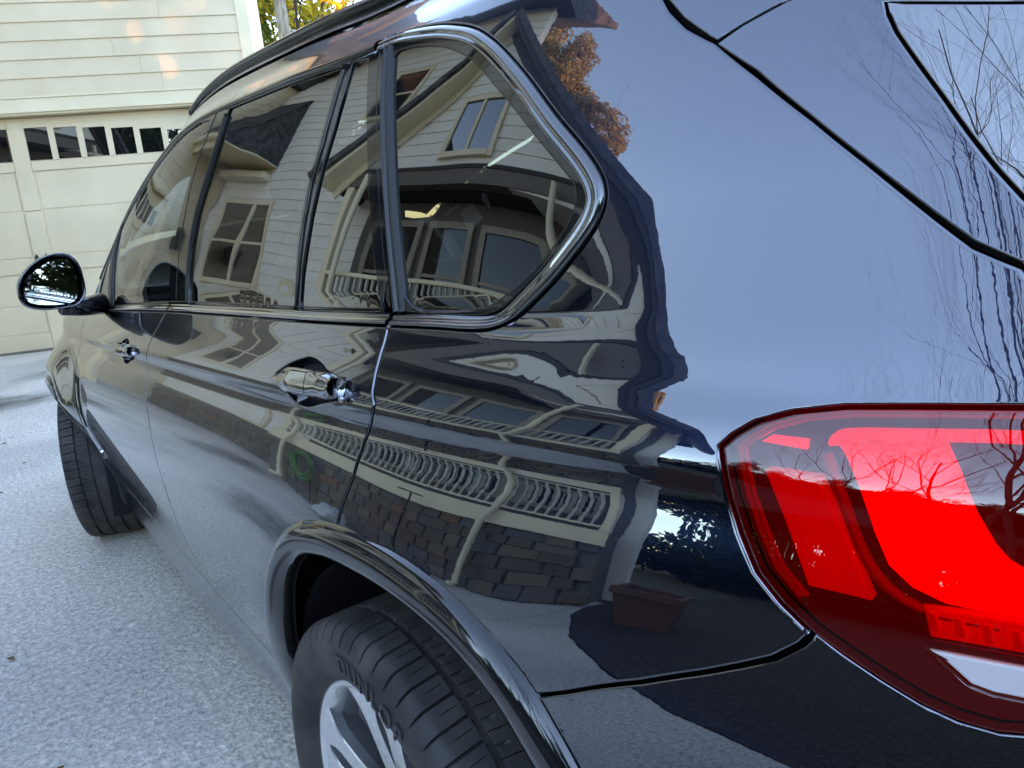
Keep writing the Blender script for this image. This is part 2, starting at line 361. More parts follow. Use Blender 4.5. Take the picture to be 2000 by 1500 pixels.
# ------------------------------------------------------------------ car materials
def paint_mat():
    m = mat('car_paint', (.01, .02, .06), .24, 1., coat=1., spec=.0, coat_ior=2.3)
    n = nd(m, 'ShaderNodeTexNoise', Scale=1500., Detail=0.); tc = nd(m, 'ShaderNodeTexCoord'); lk(m, tc.outputs['Object'], n.inputs[0])
    r = nd(m, 'ShaderNodeValToRGB'); r.color_ramp.elements[0].position = .45; r.color_ramp.elements[1].position = .75
    r.color_ramp.elements[0].color = (.0020, .0090, .027, 1); r.color_ramp.elements[1].color = (.0048, .020, .056, 1)
    lk(m, n.outputs[0], r.inputs[0]); lk(m, r.outputs[0], bs(m).inputs['Base Color'])
    # very faint orange peel in the clear coat
    n2 = nd(m, 'ShaderNodeTexNoise', Scale=140., Detail=1.); lk(m, tc.outputs['Object'], n2.inputs[0])
    b = nd(m, 'ShaderNodeBump', Strength=.014, Distance=.0006); lk(m, n2.outputs[0], b.inputs['Height']); lk(m, b.outputs[0], bs(m).inputs['Coat Normal'])
    # dust film low on the body and a few dried water spots
    sp = nd(m, 'ShaderNodeSeparateXYZ'); lk(m, tc.outputs['Object'], sp.inputs[0])
    mr = nd(m, 'ShaderNodeMapRange'); mr.inputs['From Min'].default_value = .62; mr.inputs['From Max'].default_value = .18; lk(m, sp.outputs[2], mr.inputs[0])
    n3 = nd(m, 'ShaderNodeTexNoise', Scale=9., Detail=7.); lk(m, tc.outputs['Object'], n3.inputs[0])
    ml = nd(m, 'ShaderNodeMath', operation='MULTIPLY'); lk(m, mr.outputs[0], ml.inputs[0]); lk(m, n3.outputs[0], ml.inputs[1])
    ml2 = nd(m, 'ShaderNodeMath', operation='MULTIPLY'); ml2.inputs[1].default_value = .22; lk(m, ml.outputs[0], ml2.inputs[0]); lk(m, ml2.outputs[0], bs(m).inputs['Coat Roughness'])
    return m
PAINT = paint_mat()
GLOSS = mat('gloss_black_trim', (.006, .006, .007), .04, 0., ior=1.55)
MOULD = mat('polished_black_moulding', (.012, .012, .014), .05, 0., ior=1.7, coat=1., coat_ior=1.9)
ARCHM = mat('gloss_arch_trim', (.008, .008, .009), .06, 0., ior=1.5, coat=.5, coat_ior=1.6)
SEAL = mat('rubber_seal', (.012, .012, .013), .45)
INNER = mat('dark_inner_panel', (.003, .003, .0035), .8)
LINER = mat('arch_liner_felt', (.006, .007, .010), .9)
CHROME = mat('dark_chrome', (.42, .42, .43), .06, 1.)
def glass_mat(name, tint, refl=1.55):
    m = bpy.data.materials.new(name); m.use_nodes = True; nt = m.node_tree; nt.nodes.clear()
    o = nd(m, 'ShaderNodeOutputMaterial'); mx = nd(m, 'ShaderNodeMixShader'); f = nd(m, 'ShaderNodeFresnel', IOR=refl)
    t = nd(m, 'ShaderNodeBsdfTransparent'); g = nd(m, 'ShaderNodeBsdfGlossy', Roughness=0.)
    t.inputs[0].default_value = (*tint, 1)
    tc = nd(m, 'ShaderNodeTexCoord'); n = nd(m, 'ShaderNodeTexNoise', Scale=7., Detail=0.); lk(m, tc.outputs['Object'], n.inputs[0])
    b = nd(m, 'ShaderNodeBump', Strength=.10, Distance=.004); lk(m, n.outputs[0], b.inputs['Height']); lk(m, b.outputs[0], g.inputs['Normal'])
    lk(m, f.outputs[0], mx.inputs[0]); lk(m, t.outputs[0], mx.inputs[1]); lk(m, g.outputs[0], mx.inputs[2]); lk(m, mx.outputs[0], o.inputs[0])
    return m
PRIV = glass_mat('privacy_glass', (.07, .07, .068), 3.3)
PRIV3 = glass_mat('quarter_privacy_glass', (.045, .05, .048), 2.5)
PRIV2 = glass_mat('rear_privacy_glass', (.08, .085, .09), 4.2)
CLEAR = glass_mat('clear_glass', (.50, .62, .58), 3.0)
RUBBER = mat('tyre_rubber', (.014, .013, .014), .62, spec=.35)
noise_color(RUBBER, (.030, .027, .026), (.075, .062, .055), 14., 6., .35, .7)
ALLOY = mat('silver_alloy', (.50, .50, .51), .24, .9, coat=.6)
noise_color(ALLOY, (.74, .72, .70), (.90, .90, .91), 9., 6., .3, .62)
ALLOY_D = mat('alloy_inner', (.20, .20, .21), .45, .7)
noise_color(ALLOY_D, (.10, .075, .055), (.22, .22, .23), 12., 6., .3, .55)

# ------------------------------------------------------------------ the car
car = thing('car', 'glossy black estate-style SUV parked on the concrete driveway, seen close along its left side', 'car')
z_of = lambda v: np.interp(v, PV, PZ)
v_of_z = lambda z: float(np.interp(z, PZ, PV))
shutC = UV['shutC'][1:]; shutB = [(1.15,.985),(1.19,.957),(1.225,.918),(1.25,.865),(1.235,.82),(1.19,.74),(1.15,.688),(1.10,.612),(1.055,.545),(1.035,.47),(1.04,.36),(1.07,.24)]
arch = [(.455,.17),(.43,.235),(.395,.30),(.36,.37),(.322,.44),(.29,.50),(.262,.555),(.23,.60),(.195,.63),(.165,.645),(.126,.655),(.087,.662),(.032,.665),(-.015,.666),(-.055,.663),(-.09,.657),(-.118,.65),(-.145,.64),(-.17,.626),(-.199,.605),(-.215,.585),(-.24,.548),(-.275,.49),(-.305,.42),(-.325,.33),(-.335,.24),(-.338,.12)]
bumpl = UV['bump'][1:]; lamp = UV['lamp']
lampL = lamp[0:13]      # top, left side, down to the bumper seam
lampB = lamp[12:]
doortop = [(.16,1.386),(.35,1.386),(.62,1.387),(.9,1.39),(1.2,1.392),(1.5,1.392),(1.8,1.39),(2.1,1.385),(2.32,1.378)]
pillarB = [(.868,1.388),(.90,1.35),(.974,1.283),(1.023,1.205),(1.067,1.125),(1.085,1.06),(1.09,1.006)]
fa = [(2.933+.435*math.cos(R(a)), .364+.435*math.sin(R(a))) for a in range(-14, 195, 8)]
farch = [(a, v_of_z(b-.0)) for a, b in fa]          # front to rear
frontseam = [(2.44,.24),(2.42,.5),(2.45,.68),(2.49,.78),(2.46,.88),(2.47,.985)]
douter = smoothline(UV['douter'], 2, False).tolist(); dmid = smoothline(UV['dmid'], 2, False).tolist()
dglass = smoothline(UV['dglass'], 2).tolist()
hatchL = UV['hatchL']; hatchR = UV['hatchR']
rear_handle_hole = None
recess = smoothline(UV['recess'], 2).tolist()
def shift(poly, du, sc=1.): return [(p[0]*sc+du, p[1]) for p in poly]
rcx = np.mean([p[0] for p in recess]); frecess = [((p[0]-rcx)+1.52, p[1]-.028) for p in recess]

QUARTER = [tuple(p) for p in [arch[11]]+shutC[::-1]]+[(.034,.985)]+[tuple(p) for p in douter[::-1]][1:-1]+doortop+[(2.40,1.38),(2.46,1.42),(2.30,1.452),(1.8,1.455),(1.2,1.458),(.6,1.46),(0,1.455),(-.235,1.45),(-.25,1.38),(-.262,1.335)]+[(p[0]-.001, p[1]+.003) for p in hatchL]+[(-.495,.99),(-.50,.944)]+[tuple(p) for p in lampL]+[tuple(p) for p in bumpl[::-1]]+[tuple(p) for p in arch[12:20][::-1]]
REARDOOR = [tuple(p) for p in [(.036,.986)]+shutC[:-1]]+arch[11:0:-1]+[(.43,.24)]+[tuple(p) for p in shutB[::-1]]
FRONTDOOR = [tuple(p) for p in shutB]+frontseam
FENDER = [(2.44,.24)]+frontseam[1:]+[(2.47,1.0),(2.9,1.0),(3.6,1.0),(4.0,1.0),(4.0,.06),(3.37,.06)]+farch[1:-1]+[(2.49,.06),(2.44,.06)]
REARFRAME = [(.062,1.006)]+[tuple(p) for p in UV['shutCup'][::-1]][1:-1]+[(.158,1.383),(.35,1.383),(.62,1.384),(.866,1.386)]+pillarB[1:]
FRONTFRAME = [(1.092,1.006)]+pillarB[::-1][1:]+[(.9,1.387),(1.2,1.389),(1.5,1.389),(1.8,1.387),(2.1,1.382),(2.32,1.375),(2.40,1.36),(2.42,1.2),(2.42,1.006)]
fdg = [(.925,1.366),(1.014,1.372),(1.155,1.372),(1.323,1.372),(1.532,1.374),(1.784,1.372),(1.981,1.366),(2.10,1.36),(2.12,1.322),(1.985,1.008),(1.165,1.008),(1.168,1.06),(1.145,1.11),(1.085,1.19),(1.02,1.26),(.955,1.325)]
sailg = [(2.17,1.35),(2.30,1.34),(2.36,1.05),(2.36,1.012),(2.07,1.012),(2.10,1.12)]
TAILGATE = [(-.325,1.246)]+[tuple(p) for p in hatchR[3:]]+[(-.493,1.0),(-.497,.955),(-1.75,.955),(-1.75,1.275),(-.43,1.285),(-.365,1.272),(-.340,1.258)]
REARGLASS = [(-.414,1.254)]+[tuple(p) for p in UV['rglass'][1:]]+[(-.50,1.03),(-.55,1.0),(-1.72,1.0),(-1.72,1.215),(-.6,1.22),(-.47,1.232),(-.44,1.244)]
SPOILER = [(-.24,1.45),(-.257,1.37),(-.268,1.33),(-.279,1.301),(-.295,1.279),(-.318,1.255),(-.324,1.25),(-.337,1.259),(-.36,1.272),(-.43,1.288),(-1.75,1.28),(-1.75,1.45)]
BUMPER = [tuple(p) for p in bumpl]+[tuple(p) for p in lampB[1:]]+[(-.75,.745),(-1.75,.745),(-1.75,.04),(-.338,.04)]+arch[::-1][1:8]
LAMP = [tuple(p) for p in lamp]+[(-.76,.745),(-.76,.948)]

def build_side(side):
    co = 1. if side < 0 else 3.
    P = lambda n, poly, m, par, **k: panel(n, poly, m, par, side=side, coarse=co, **k)
    P('quarter_panel', QUARTER, PAINT, car)
    rd = P('rear_door', REARDOOR, PAINT, car, holes=[recess] if side < 0 else ())
    fd = P('front_door', FRONTDOOR, PAINT, car, holes=[frecess] if side < 0 else ())
    P('front_fender', FENDER, PAINT, car)
    P('sill_panel', [(.452,.235),(.46,.02),(2.47,.02),(2.44,.235)], PAINT, car)
    P('door_frame', REARFRAME, GLOSS, rd, holes=[UV['rdglass'], UV['rdpane']], off=.001)
    P('window', UV['rdglass'], PRIV, rd, off=-.003, edge=.001, depth=.003, gap=-.004)
    P('fixed_window', UV['rdpane'], PRIV, rd, off=-.003, edge=.001, depth=.003, gap=-.004)
    P('door_frame', FRONTFRAME, GLOSS, fd, holes=[fdg, sailg], off=.001)
    P('window', fdg, CLEAR, fd, off=-.003, edge=.001, depth=.003, gap=-.004)
    P('fixed_window', sailg, CLEAR, fd, off=-.003, edge=.001, depth=.003, gap=-.004)
    P('quarter_window_frame', dmid+[(.147,1.37),(.128,1.28),(.108,1.22),(.088,1.15),(.07,1.08),(.048,1.01)], GLOSS, car, holes=[dglass], off=.0005, gap=.0005)
    P('quarter_window', dglass, PRIV3, car, off=-.003, edge=.001, depth=.003, gap=-.004)
    P('tailgate', TAILGATE, PAINT, car, holes=[REARGLASS], hole_edge=True, gap=-.0012, edge=.002)
    P('rear_window', REARGLASS, PRIV2, car, off=-.0005, edge=.0015, depth=.004, gap=.0008)
    P('rear_spoiler', SPOILER, PAINT, car, gap=-.0008, edge=.002)
    P('rear_bumper', BUMPER, PAINT, car, gap=.0004, edge=.0022)
    P('bonnet', [(2.52,1.006),(2.52,1.45),(2.47,2.0),(2.47,2.14),(4.0,2.14),(4.0,1.006)], PAINT, car)
    P('roof_panel', [(-.24,1.468),(-.24,2.14),(1.22,2.14),(1.22,1.465)], PAINT, car)
    P('windscreen', [(1.24,1.47),(1.24,2.14),(2.46,2.13),(2.46,1.47)], CLEAR, car, off=-.003, depth=.004)
    # dark carrier behind the panel gaps
    sh = [(-1.75,.03),(-.345,.03)]+[(a-.0, b) for a, b in arch[::-1][1:-1]]+[(.46,.03),(2.49,.03)]+farch[::-1][1:-1]+[(3.37,.03),(3.98,.03),(3.98,1.0),(2.4,.995),(.05,.995)]+[tuple(p) for p in dmid[::-1]][1:-1]+[(.15,1.39),(1.2,1.395),(2.3,1.382),(2.3,1.45),(-.3,1.45),(-1.75,1.45)]
    panel('inner_body', sh, INNER, car, off=-.017, side=side, coarse=2. if side < 0 else 4., edge=.002, depth=.004)
    W = .017
    bead = [(0,-.006),(0,.0005),(.0015,.0035),(.0045,.0058),(.0075,.0055),(.0095,.0036),(.011,.0034),(.013,.0046),(.0155,.0042),(.017,.002),(.0175,-.004)]
    sweep('window_moulding', resamp(douter, .006, False), bead, MOULD, car, side=side, flip=area(np.array(douter)) < 0)
    belt = [(.038,.987),(.5,.987),(1.0,.987),(1.13,.987)]; sweep('belt_moulding', resamp(belt, .02, False), bead, MOULD, rd, side=side)
    belt = [(1.145,.987),(1.7,.987),(2.43,.99)]; sweep('belt_moulding', resamp(belt, .02, False), bead, MOULD, fd, side=side)
    top = [(.166,1.382),(.5,1.383),(.866,1.386),(1.2,1.389),(1.6,1.389),(2.1,1.382),(2.36,1.37),(2.43,1.30),(2.44,1.2)]
    sweep('roof_moulding', resamp(smoothline(top, 2, False), .02, False), [(-.012,-.004),(-.012,.001),(-.008,.005),(-.002,.007),(.004,.005),(.007,.001),(.007,-.004)], GLOSS, car, side=side)
    # wheel arch trims
    ap = [(0,-.012),(0,.0015),(.003,.006),(.008,.0105),(.016,.014),(.026,.0155),(.035,.014),(.043,.010),(.049,.0035),(.0515,-.004),(.051,-.012),(.048,-.03),(.045,-.06)]
    sweep('wheel_arch_trim', resamp(smoothline(arch, 2, False), .008, False), ap, ARCHM, car, side=side, flip=True)
    sweep('wheel_arch_trim', resamp(smoothline(farch[::-1], 2, False), .012, False), [(a, b) for a, b in ap], GLOSS, car, side=side, flip=True).name
    for yc in (0., 2.933):
        V = []; F = []
        prof = [(.905, .425), (.86, .43), (.55, .43), (.45, .40), (.44, .05)]
        if yc == 0.: prof = [(.90, .445), (.86, .45), (.55, .45), (.46, .42), (.45, .05)]
        for i in range(37):
            a = R(-25+i*230/36)
            for x, r in prof: V.append((x*side, yc+(-.03 if yc == 0. else 0)+r*math.cos(a), .364+r*math.sin(a)))
        k = len(prof)
        for i in range(36):
            for j in range(k-1): F.append((i*k+j, i*k+j+1, (i+1)*k+j+1, (i+1)*k+j))
        obj('wheel_arch_liner', mesh('wheel_arch_liner', V, F), LINER, car)
    return rd, fd
for sd_ in (-1, 1):
    rd, fd = build_side(sd_)
    if sd_ < 0: RDOOR, FDOOR = rd, fd

# black divider bar at the front door glass
panel('divider_bar', [(1.99,1.006),(2.12,1.33),(2.16,1.366),(2.22,1.35),(2.10,1.1),(2.06,1.006)], SEAL, FDOOR, off=.004, edge=.004)
# bright line of the rear door glass run
sweep('glass_run', resamp([(.325,1.01),(.32,1.07),(.312,1.13),(.297,1.195),(.276,1.25),(.264,1.3),(.256,1.335),(.249,1.36)], .01, False), [(-.006,-.002),(-.004,.003),(0,.005),(.004,.003),(.006,-.002)], GLOSS, RDOOR)
sweep('glass_run', resamp([(.985,1.01),(.985,1.065),(.968,1.125),(.932,1.185),(.872,1.25),(.82,1.32),(.798,1.36)], .01, False), [(-.010,-.002),(-.006,.004),(0,.006),(.006,.004),(.010,-.002)], SEAL, RDOOR)
# vertical seal strip between rear door and quarter window
up = [tuple(p) for p in UV['shutCup'][::-1]]
for o_, w_, mm in ((-.012, .005, GLOSS), (-.026, .007, SEAL)):
    sweep('pillar_seal', resamp(smoothline([(a+o_, b) for a, b in up], 2, False), .01, False), [(-w_, -.003), (-w_*.7, .003), (0, .005), (w_*.7, .003), (w_, -.003)], mm, car)
def bowl(name, poly, depth, m, parent):
    P = resamp(poly, .006); c = P.mean(0); V = []; N = []; F = []; n = len(P); ks = [1, .97, .92, .85, .72, .55, .35, .12]
    for i, k in enumerate(ks):
        q = c+(P-c)*k; dz = -depth*(1-k**5)-.001
        V += list(surf(q[:, 0], q[:, 1], 0)+norms(q[:, 0], q[:, 1])*dz)
    for i in range(len(ks)-1):
        for j in range(n): F.append((i*n+j, i*n+(j+1) % n, (i+1)*n+(j+1) % n, (i+1)*n+j))
    F.append(tuple((len(ks)-1)*n+j for j in range(n)))
    return obj(name, mesh(name, V, F), m, parent)
def ss(x): x = min(1, max(0, x)); return x*x*(3-2*x)
def hsec(t, k, grow=0.):
    u = .330+(.097-.330)*t; vc = .890+.006*ss(t/.6)
    h = .0178*min(1, t/.42)**.62*(1-.30*max(0, (t-.90)/.10)**2.2)+.0005+grow
    out = .004+.024*ss(t/.52)-.004*max(0, (t-.88)/.12)**2; inn = out-.015
    if t < .30: inn = -.002+(out-.013)*ss(t/.30)
    if t > .76: inn = inn+(-.003-inn)*ss((t-.76)/.10)
    c, th = (out+inn)/2, (out-inn)/2+grow; P = []
    n_ = norms(np.array(u), np.array(.885))
    for j in range(k):
        a = 2*math.pi*j/k; ca, sa = math.cos(a), math.sin(a); ca = math.copysign(abs(ca)**.8, ca); sa = math.copysign(abs(sa)**.8, sa)
        vv = vc+h*ca; P.append(surf(u, .885)+(surf(.2, .91)-surf(.2, .87))*((vv-.885)/.04)+n_*(c+th*sa))
    return P
HOFF = (surf(1.52, .86)-surf(.19, .885))
def handle(parent, du, dv):
    V = []; F = []; n = 48; k = 24
    for i in range(n+1): V += hsec(i/n, k)
    V = np.array(V)
    for i in range(n):
        for j in range(k): F.append((i*k+j, i*k+(j+1) % k, (i+1)*k+(j+1) % k, (i+1)*k+j))
    F += [tuple(range(k)), tuple(range(n*k+k-1, n*k-1, -1))]
    if du: V = V+HOFF
    return obj('door_handle', mesh('door_handle', V, F), CHROME, parent)
def ring_line(t, parent):
    k = 24; V = hsec(t-.003, k, .0004)+hsec(t+.003, k, .0004)
    obj('handle_joint', mesh('handle_joint', V, [(j, (j+1) % k, k+(j+1) % k, k+j) for j in range(k)]), SEAL, parent)
bowl('handle_recess', recess, .030, GLOSS, RDOOR); bowl('handle_recess', frecess, .030, GLOSS, FDOOR)
HANDLE = handle(RDOOR, 0, 0); handle(FDOOR, 1, 0)
ring_line(.745, RDOOR)
lock = MB(); p0 = surf(.086, .884, .003); lock.tube([p0, p0+np.array([-.006, 0, 0])], .005, 10).build('lock_cap', CHROME, RDOOR, True)

# fender air vent blade
sweep('fender_vent', resamp([(2.43,.66),(2.40,.56),(2.385,.45),(2.37,.34)], .02, False), [(-.02,-.004),(-.017,.002),(-.010,.006),(0,.004),(.004,-.004)], mat('vent_chrome', (.6,.63,.68), .12, 1.), car)
panel('fender_vent_slot', [(2.47,.70),(2.40,.69),(2.37,.50),(2.355,.32),(2.375,.32),(2.40,.45),(2.44,.62)], INNER, car, off=.003, edge=.003)
for i in range(4):
    panel('vent_badge', [(2.40-.012*i,.335),(2.393-.012*i,.335),(2.389-.012*i,.30),(2.396-.012*i,.30)], CHROME, car, off=.006, edge=.001, gap=0)

# roof rails
def rail(side):
    V = []; F = []; us = np.linspace(-.12, 1.36, 80); prof = []
    for i in range(12): a = 2*math.pi*i/12; prof.append((.014*math.cos(a), .011*math.sin(a)))
    for u in us:
        t = (u+.12)/1.48; h = .005*min(1, t/.07)**.6*min(1, (1-t)/.09)**.6
        c = surf(u, 1.50); c = c+np.array([0, 0, h])
        for a, b in prof: V.append(c+np.array([a, 0, b]))
    for i in range(len(us)-1):
        for j in range(12): F.append((i*12+j, i*12+(j+1) % 12, (i+1)*12+(j+1) % 12, (i+1)*12+j))
    F += [tuple(range(12)), tuple(range(len(V)-1, len(V)-13, -1))]
    V = np.array(V)
    # web under the rail
    if side > 0: V = V*[-1, 1, 1]
    o = obj('roof_rail', mesh('roof_rail', V, F), GLOSS, car)
    V = []; F = []
    for u in us:
        c = surf(u, 1.50); t = (u+.12)/1.48; h = .005*min(1, t/.07)**.6*min(1, (1-t)/.09)**.6
        for dx in (-.006, .006): V += [c+np.array([dx, 0, -.01]), c+np.array([dx, 0, h])]
    for i in range(len(us)-1):
        for k in (0, 2): F.append((i*4+k, i*4+k+1, i*4+k+5, i*4+k+4))
    V = np.array(V); V = V*[-1, 1, 1] if side > 0 else V
    obj('rail_web', mesh('rail_web', V, F), SEAL, o)
rail(-1); rail(1)

# ------------------------------------------------------------------ rear lamp
def lens_mat(name, tint, ior=1.7):
    m = glass_mat(name, tint, ior); return m
LENS = glass_mat('red_lens', (.60, .020, .055), 1.9)
for n_ in LENS.node_tree.nodes:
    if n_.type == 'BUMP': n_.inputs['Strength'].default_value = .01
lampo = bpy.data.objects.new('rear_lamp', None); C.objects.link(lampo); lampo.parent = car
WHITE = UV['white'][:1]+[(-.487,.784),(-.60,.79),(-.62,.765)]+UV['white'][2:]
panel('lens', LAMP, LENS, lampo, holes=[WHITE], off=.0015, edge=.0018, depth=.012, hole_edge=True, gap=.0006)
panel('reverse_light', WHITE, mat('reverse_lens', (.40,.42,.46), .35, coat=.6, spec=.3, emit=(.7,.8,1.), estr=.004), lampo, off=.001, edge=.002, gap=.0008)
panel('lamp_housing', LAMP, mat('lamp_housing_red', (.05,.004,.012), .35, emit=(1,.02,.20), estr=.0028), lampo, off=-.0135, edge=.001, depth=.0, gap=.0008)  # faint emission stands for red light scattered inside the lamp
LRS = False
REDM = mat('lit_red_guide', (.75,.02,.01), .35, emit=(1.,.022,.006), estr=.085)
n_, r_ = noise_color(REDM, (.65,.015,.008), (.85,.03,.015), 30.)
reddish = mat('red_reflector', (.50,.02,.05), .45, emit=(1,.02,.05), estr=.028)  # passive reflector given a faint emission of its own
bump(reddish, 420., .5, .0008, kind='ShaderNodeTexVoronoi')
panel('side_reflector', UV['refl'], reddish, lampo, off=-.002, edge=.002, gap=0)
redbody = [(-.421,.905),(-.4245,.8975)]+[tuple(p) for p in UV['redL'][1:]]+[(-.60,.812),(-.60,.84)]+[tuple(p) for p in UV['redR'][::-1]]
panel('light_guide', redbody, REDM, lampo, off=-.005, edge=.004, gap=0)
panel('light_bar', smoothline([(-.417,.903),(-.4175,.912),(-.423,.9165),(-.452,.9205),(-.482,.925),(-.62,.93),(-.62,.923),(-.482,.918),(-.455,.914),(-.428,.9095),(-.4215,.905)],1).tolist(), mat('light_bar_red', (.7,.03,.05), .3, emit=(1,.04,.07), estr=.06), lampo, off=-.004, edge=.002, gap=0)
panel('lower_red_band', UV['lowred'][:2]+[(-.487,.787),(-.62,.79),(-.62,.812),(-.486,.807),(-.47,.8055)], mat('red_band', (.5,.015,.02), .3, emit=(1,.02,.01), estr=.03), lampo, off=-.007, edge=.003, gap=0)
panel('marker_light', UV['topbar'], mat('marker_red', (.8,.05,.08), .3, emit=(1,.04,.06), estr=.10), lampo, off=-.008, edge=.002, gap=0)
sweep('lamp_contour', resamp(smoothline([(-.4155,.897),(-.419,.885),(-.424,.866),(-.430,.840),(-.437,.820),(-.446,.806),(-.458,.7985),(-.48,.799)],1,False), .004, False), [(-.0025,-.014),(-.0015,-.008),(0,-.006),(.0015,-.008),(.0025,-.014)], mat('contour_red', (.3,.01,.02), .2, emit=(1,.02,.01), estr=.004), lampo)
for i in range(6):
    u0_ = -.458-.008*i
    panel('bulb_facet', [(u0_, .8015), (u0_-.004, .8015), (u0_-.0055, .790), (u0_-.0015, .790)], mat('facet_red', (.9,.05,.06), .12, .6, emit=(1,.02,.02), estr=.02), lampo, off=-.005, edge=.0012, gap=0)
for dz_, e_ in ((.0035, .03), (.0065, .02)):
    q = resamp([tuple(p) for p in lampL[:12]], .004, False); t_ = np.gradient(q, axis=0); t_ /= np.linalg.norm(t_, axis=1, keepdims=True)
    a_ = np.stack([-t_[:, 1], t_[:, 0]], 1); q = q-a_*(.002+dz_)*(-1 if LRS else 1)
    sweep('lens_rib', q, [(-.0012,-.012),(0,-.008),(.0012,-.012)], mat('rib_red', (.75,.05,.09), .25, emit=(1,.05,.08), estr=.006), lampo)

# ------------------------------------------------------------------ wheels
def tyre_mesh(width, rad, name):
    w = width/2; rim = .262
    prof = [(-w*.80, rim), (-w*.86, rim+.006), (-w*.97, rim+.020), (-w*1.03, rim+.040), (-w*1.04, rim+.058), (-w*1.015, rad-.026), (-w*.97, rad-.012), (-w*.93, rad-.0062), (-w*.90, rad-.0045)]
    grooves = [-.56, -.20, .20, .56]; xs = [(-w*.90, 0)]
    tread = []
    g = .0048
    for a in np.linspace(-.88, .88, 45): tread.append((a*w, rad-.004*abs(a)**3))
    for c in grooves:
        tread = [t for t in tread if abs(t[0]-c*w) > g+.0012]
        tread += [(c*w-g-.0008, rad-.004*abs(c)**3), (c*w-g, rad-.009), (c*w+g, rad-.009), (c*w+g+.0008, rad-.004*abs(c)**3)]
    tread.sort()
    full = prof+tread+[(-a, b) for a, b in prof[::-1]]
    npitch = 66; fr = [0., .006, .13, .137, .30, .50, .506, .54, .546, .78]; V = []; F = []; k = len(full); n = npitch*len(fr)
    for i in range(n):
        pi_, fi = divmod(i, len(fr)); a0 = 2*math.pi*(pi_+fr[fi])/npitch
        for x, r in full:
            rr = r; ax = abs(x)/w; a = a0
            if ax < .99: a = a0+(.045 if x > 0 else -.045)*(.95-ax)*(1 if ax > .56 else -1)
            if .585 < ax < .985 and r > rad-.016:
                if fi in (1, 2): rr -= .0085
                if fi in (6, 7) and .62 < ax < .80: rr -= .003
            elif .23 < ax < .535 and r > rad-.006:
                if fi in (6, 7): rr -= .0045
                if fi in (1, 2) and ax > .42: rr -= .004
            V.append((x, rr*math.cos(a), rr*math.sin(a)))
    for i in range(n):
        for j in range(k-1): F.append((i*k+j, i*k+j+1, ((i+1) % n)*k+j+1, ((i+1) % n)*k+j))
    me = mesh(name, V, F); me.set_sharp_from_angle(angle=R(28)); me.materials.append(RUBBER); return me
def rim_meshes(w):
    barrel = lathe([(-w*.80,.262),(-w*.84,.268),(-w*.86,.271),(-w*.885,.270),(-w*.885,.262),(-w*.84,.255),(-w*.76,.245),(-w*.6,.238),(-w*.2,.232),(w*.5,.230),(w*.85,.262)], 128, 'rim'); barrel.materials.append(ALLOY)
    # one spoke: from hub to the rim, face plane near -w*.80
    V = []; F = []; n = 18
    secs = []
    for i in range(n+1):
        t = i/n; r = .058+(.2565-.058)*t
        hw = .024+.010*(1-t)**2-.006*math.sin(math.pi*t)+.034*max(0, (t-.72)/.28)**2.2
        face = -w*.60-(w*.255)*t**.65
        V += [(face+.002, r, -hw), (face, r, -hw*.86), (face, r, hw*.86), (face+.002, r, hw), (face+.018, r, hw*.98), (face+.048, r, hw*.45), (face+.048, r, -hw*.45), (face+.018, r, -hw*.98)]
    for i in range(n):
        for j in range(8): F.append((i*8+j, (i+1)*8+j, (i+1)*8+(j+1) % 8, i*8+(j+1) % 8))
    sp = mesh('spoke', V, F, smooth=False); sp.materials.append(ALLOY); sp.materials.append(ALLOY_D)
    for p in sp.polygons:
        c = sp.vertices[p.vertices[0]]
        idx = [v % 8 for v in p.vertices]
        p.material_index = 0 if set(idx) <= {0, 1, 2, 3} else 1
    hub = lathe([(-w*.60, .0), (-w*.60, .03), (-w*.585, .034), (-w*.58, .055), (-w*.55, .066), (-w*.3, .07), (0, .075)], 48, 'hub'); hub.materials.append(ALLOY)
    disc = lathe([(-.02, .06), (-.02, .18), (.01, .18), (.01, .06)], 64, 'brake_disc'); disc.materials.append(mat('brake_iron', (.12,.10,.09), .5, .8))
    return barrel, sp, hub, disc
def lettering(parent, text, ang0, w, r0=.315, size=.036, flip=1):
    cu = bpy.data.curves.new('lettering', 'FONT'); cu.body = text; cu.size = size; cu.extrude = .0012; cu.space_character = 1.25; cu.offset = .0006
    tmp = bpy.data.objects.new('tmp', cu); C.objects.link(tmp)
    dg = bpy.context.evaluated_depsgraph_get(); me = bpy.data.meshes.new_from_object(tmp.evaluated_get(dg)); bpy.data.objects.remove(tmp)
    for v in me.vertices:
        a = ang0+v.co.x/r0; r = r0-.013+v.co.y
        x = -w*1.045-v.co.z*1.0
        v.co = Vector((x, r*math.cos(a), r*math.sin(a)))
    me.name = 'lettering'
    return obj('lettering', me, mat('raised_letter_rubber', (.030,.028,.028), .45), parent)
TY_R = tyre_mesh(.300, .364, 'tyre'); TY_F = tyre_mesh(.275, .364, 'tyre')
RIM_R = rim_meshes(.150); RIM_F = rim_meshes(.1375)
def wheel(x, y, rear, side, steer=0., spin=0.):
    w = .150 if rear else .1375
    e = bpy.data.objects.new('wheel', None); C.objects.link(e); e.parent = car
    e.location = (x, y, .364); e.rotation_euler = (0, 0, steer+(math.pi if side > 0 else 0))
    ty = obj('tyre', TY_R if rear else TY_F, None, e); ms = RIM_R if rear else RIM_F
    rim = obj('rim', ms[0], None, e)
    for i in range(5):
        for s_ in (-.17, .17):
            o = obj('spoke', ms[1], None, e); o.rotation_euler = (spin+i*2*math.pi/5+s_, 0, 0)
    h = obj('hub', ms[2], None, e); d = obj('brake_disc', ms[3], None, e)
    return e
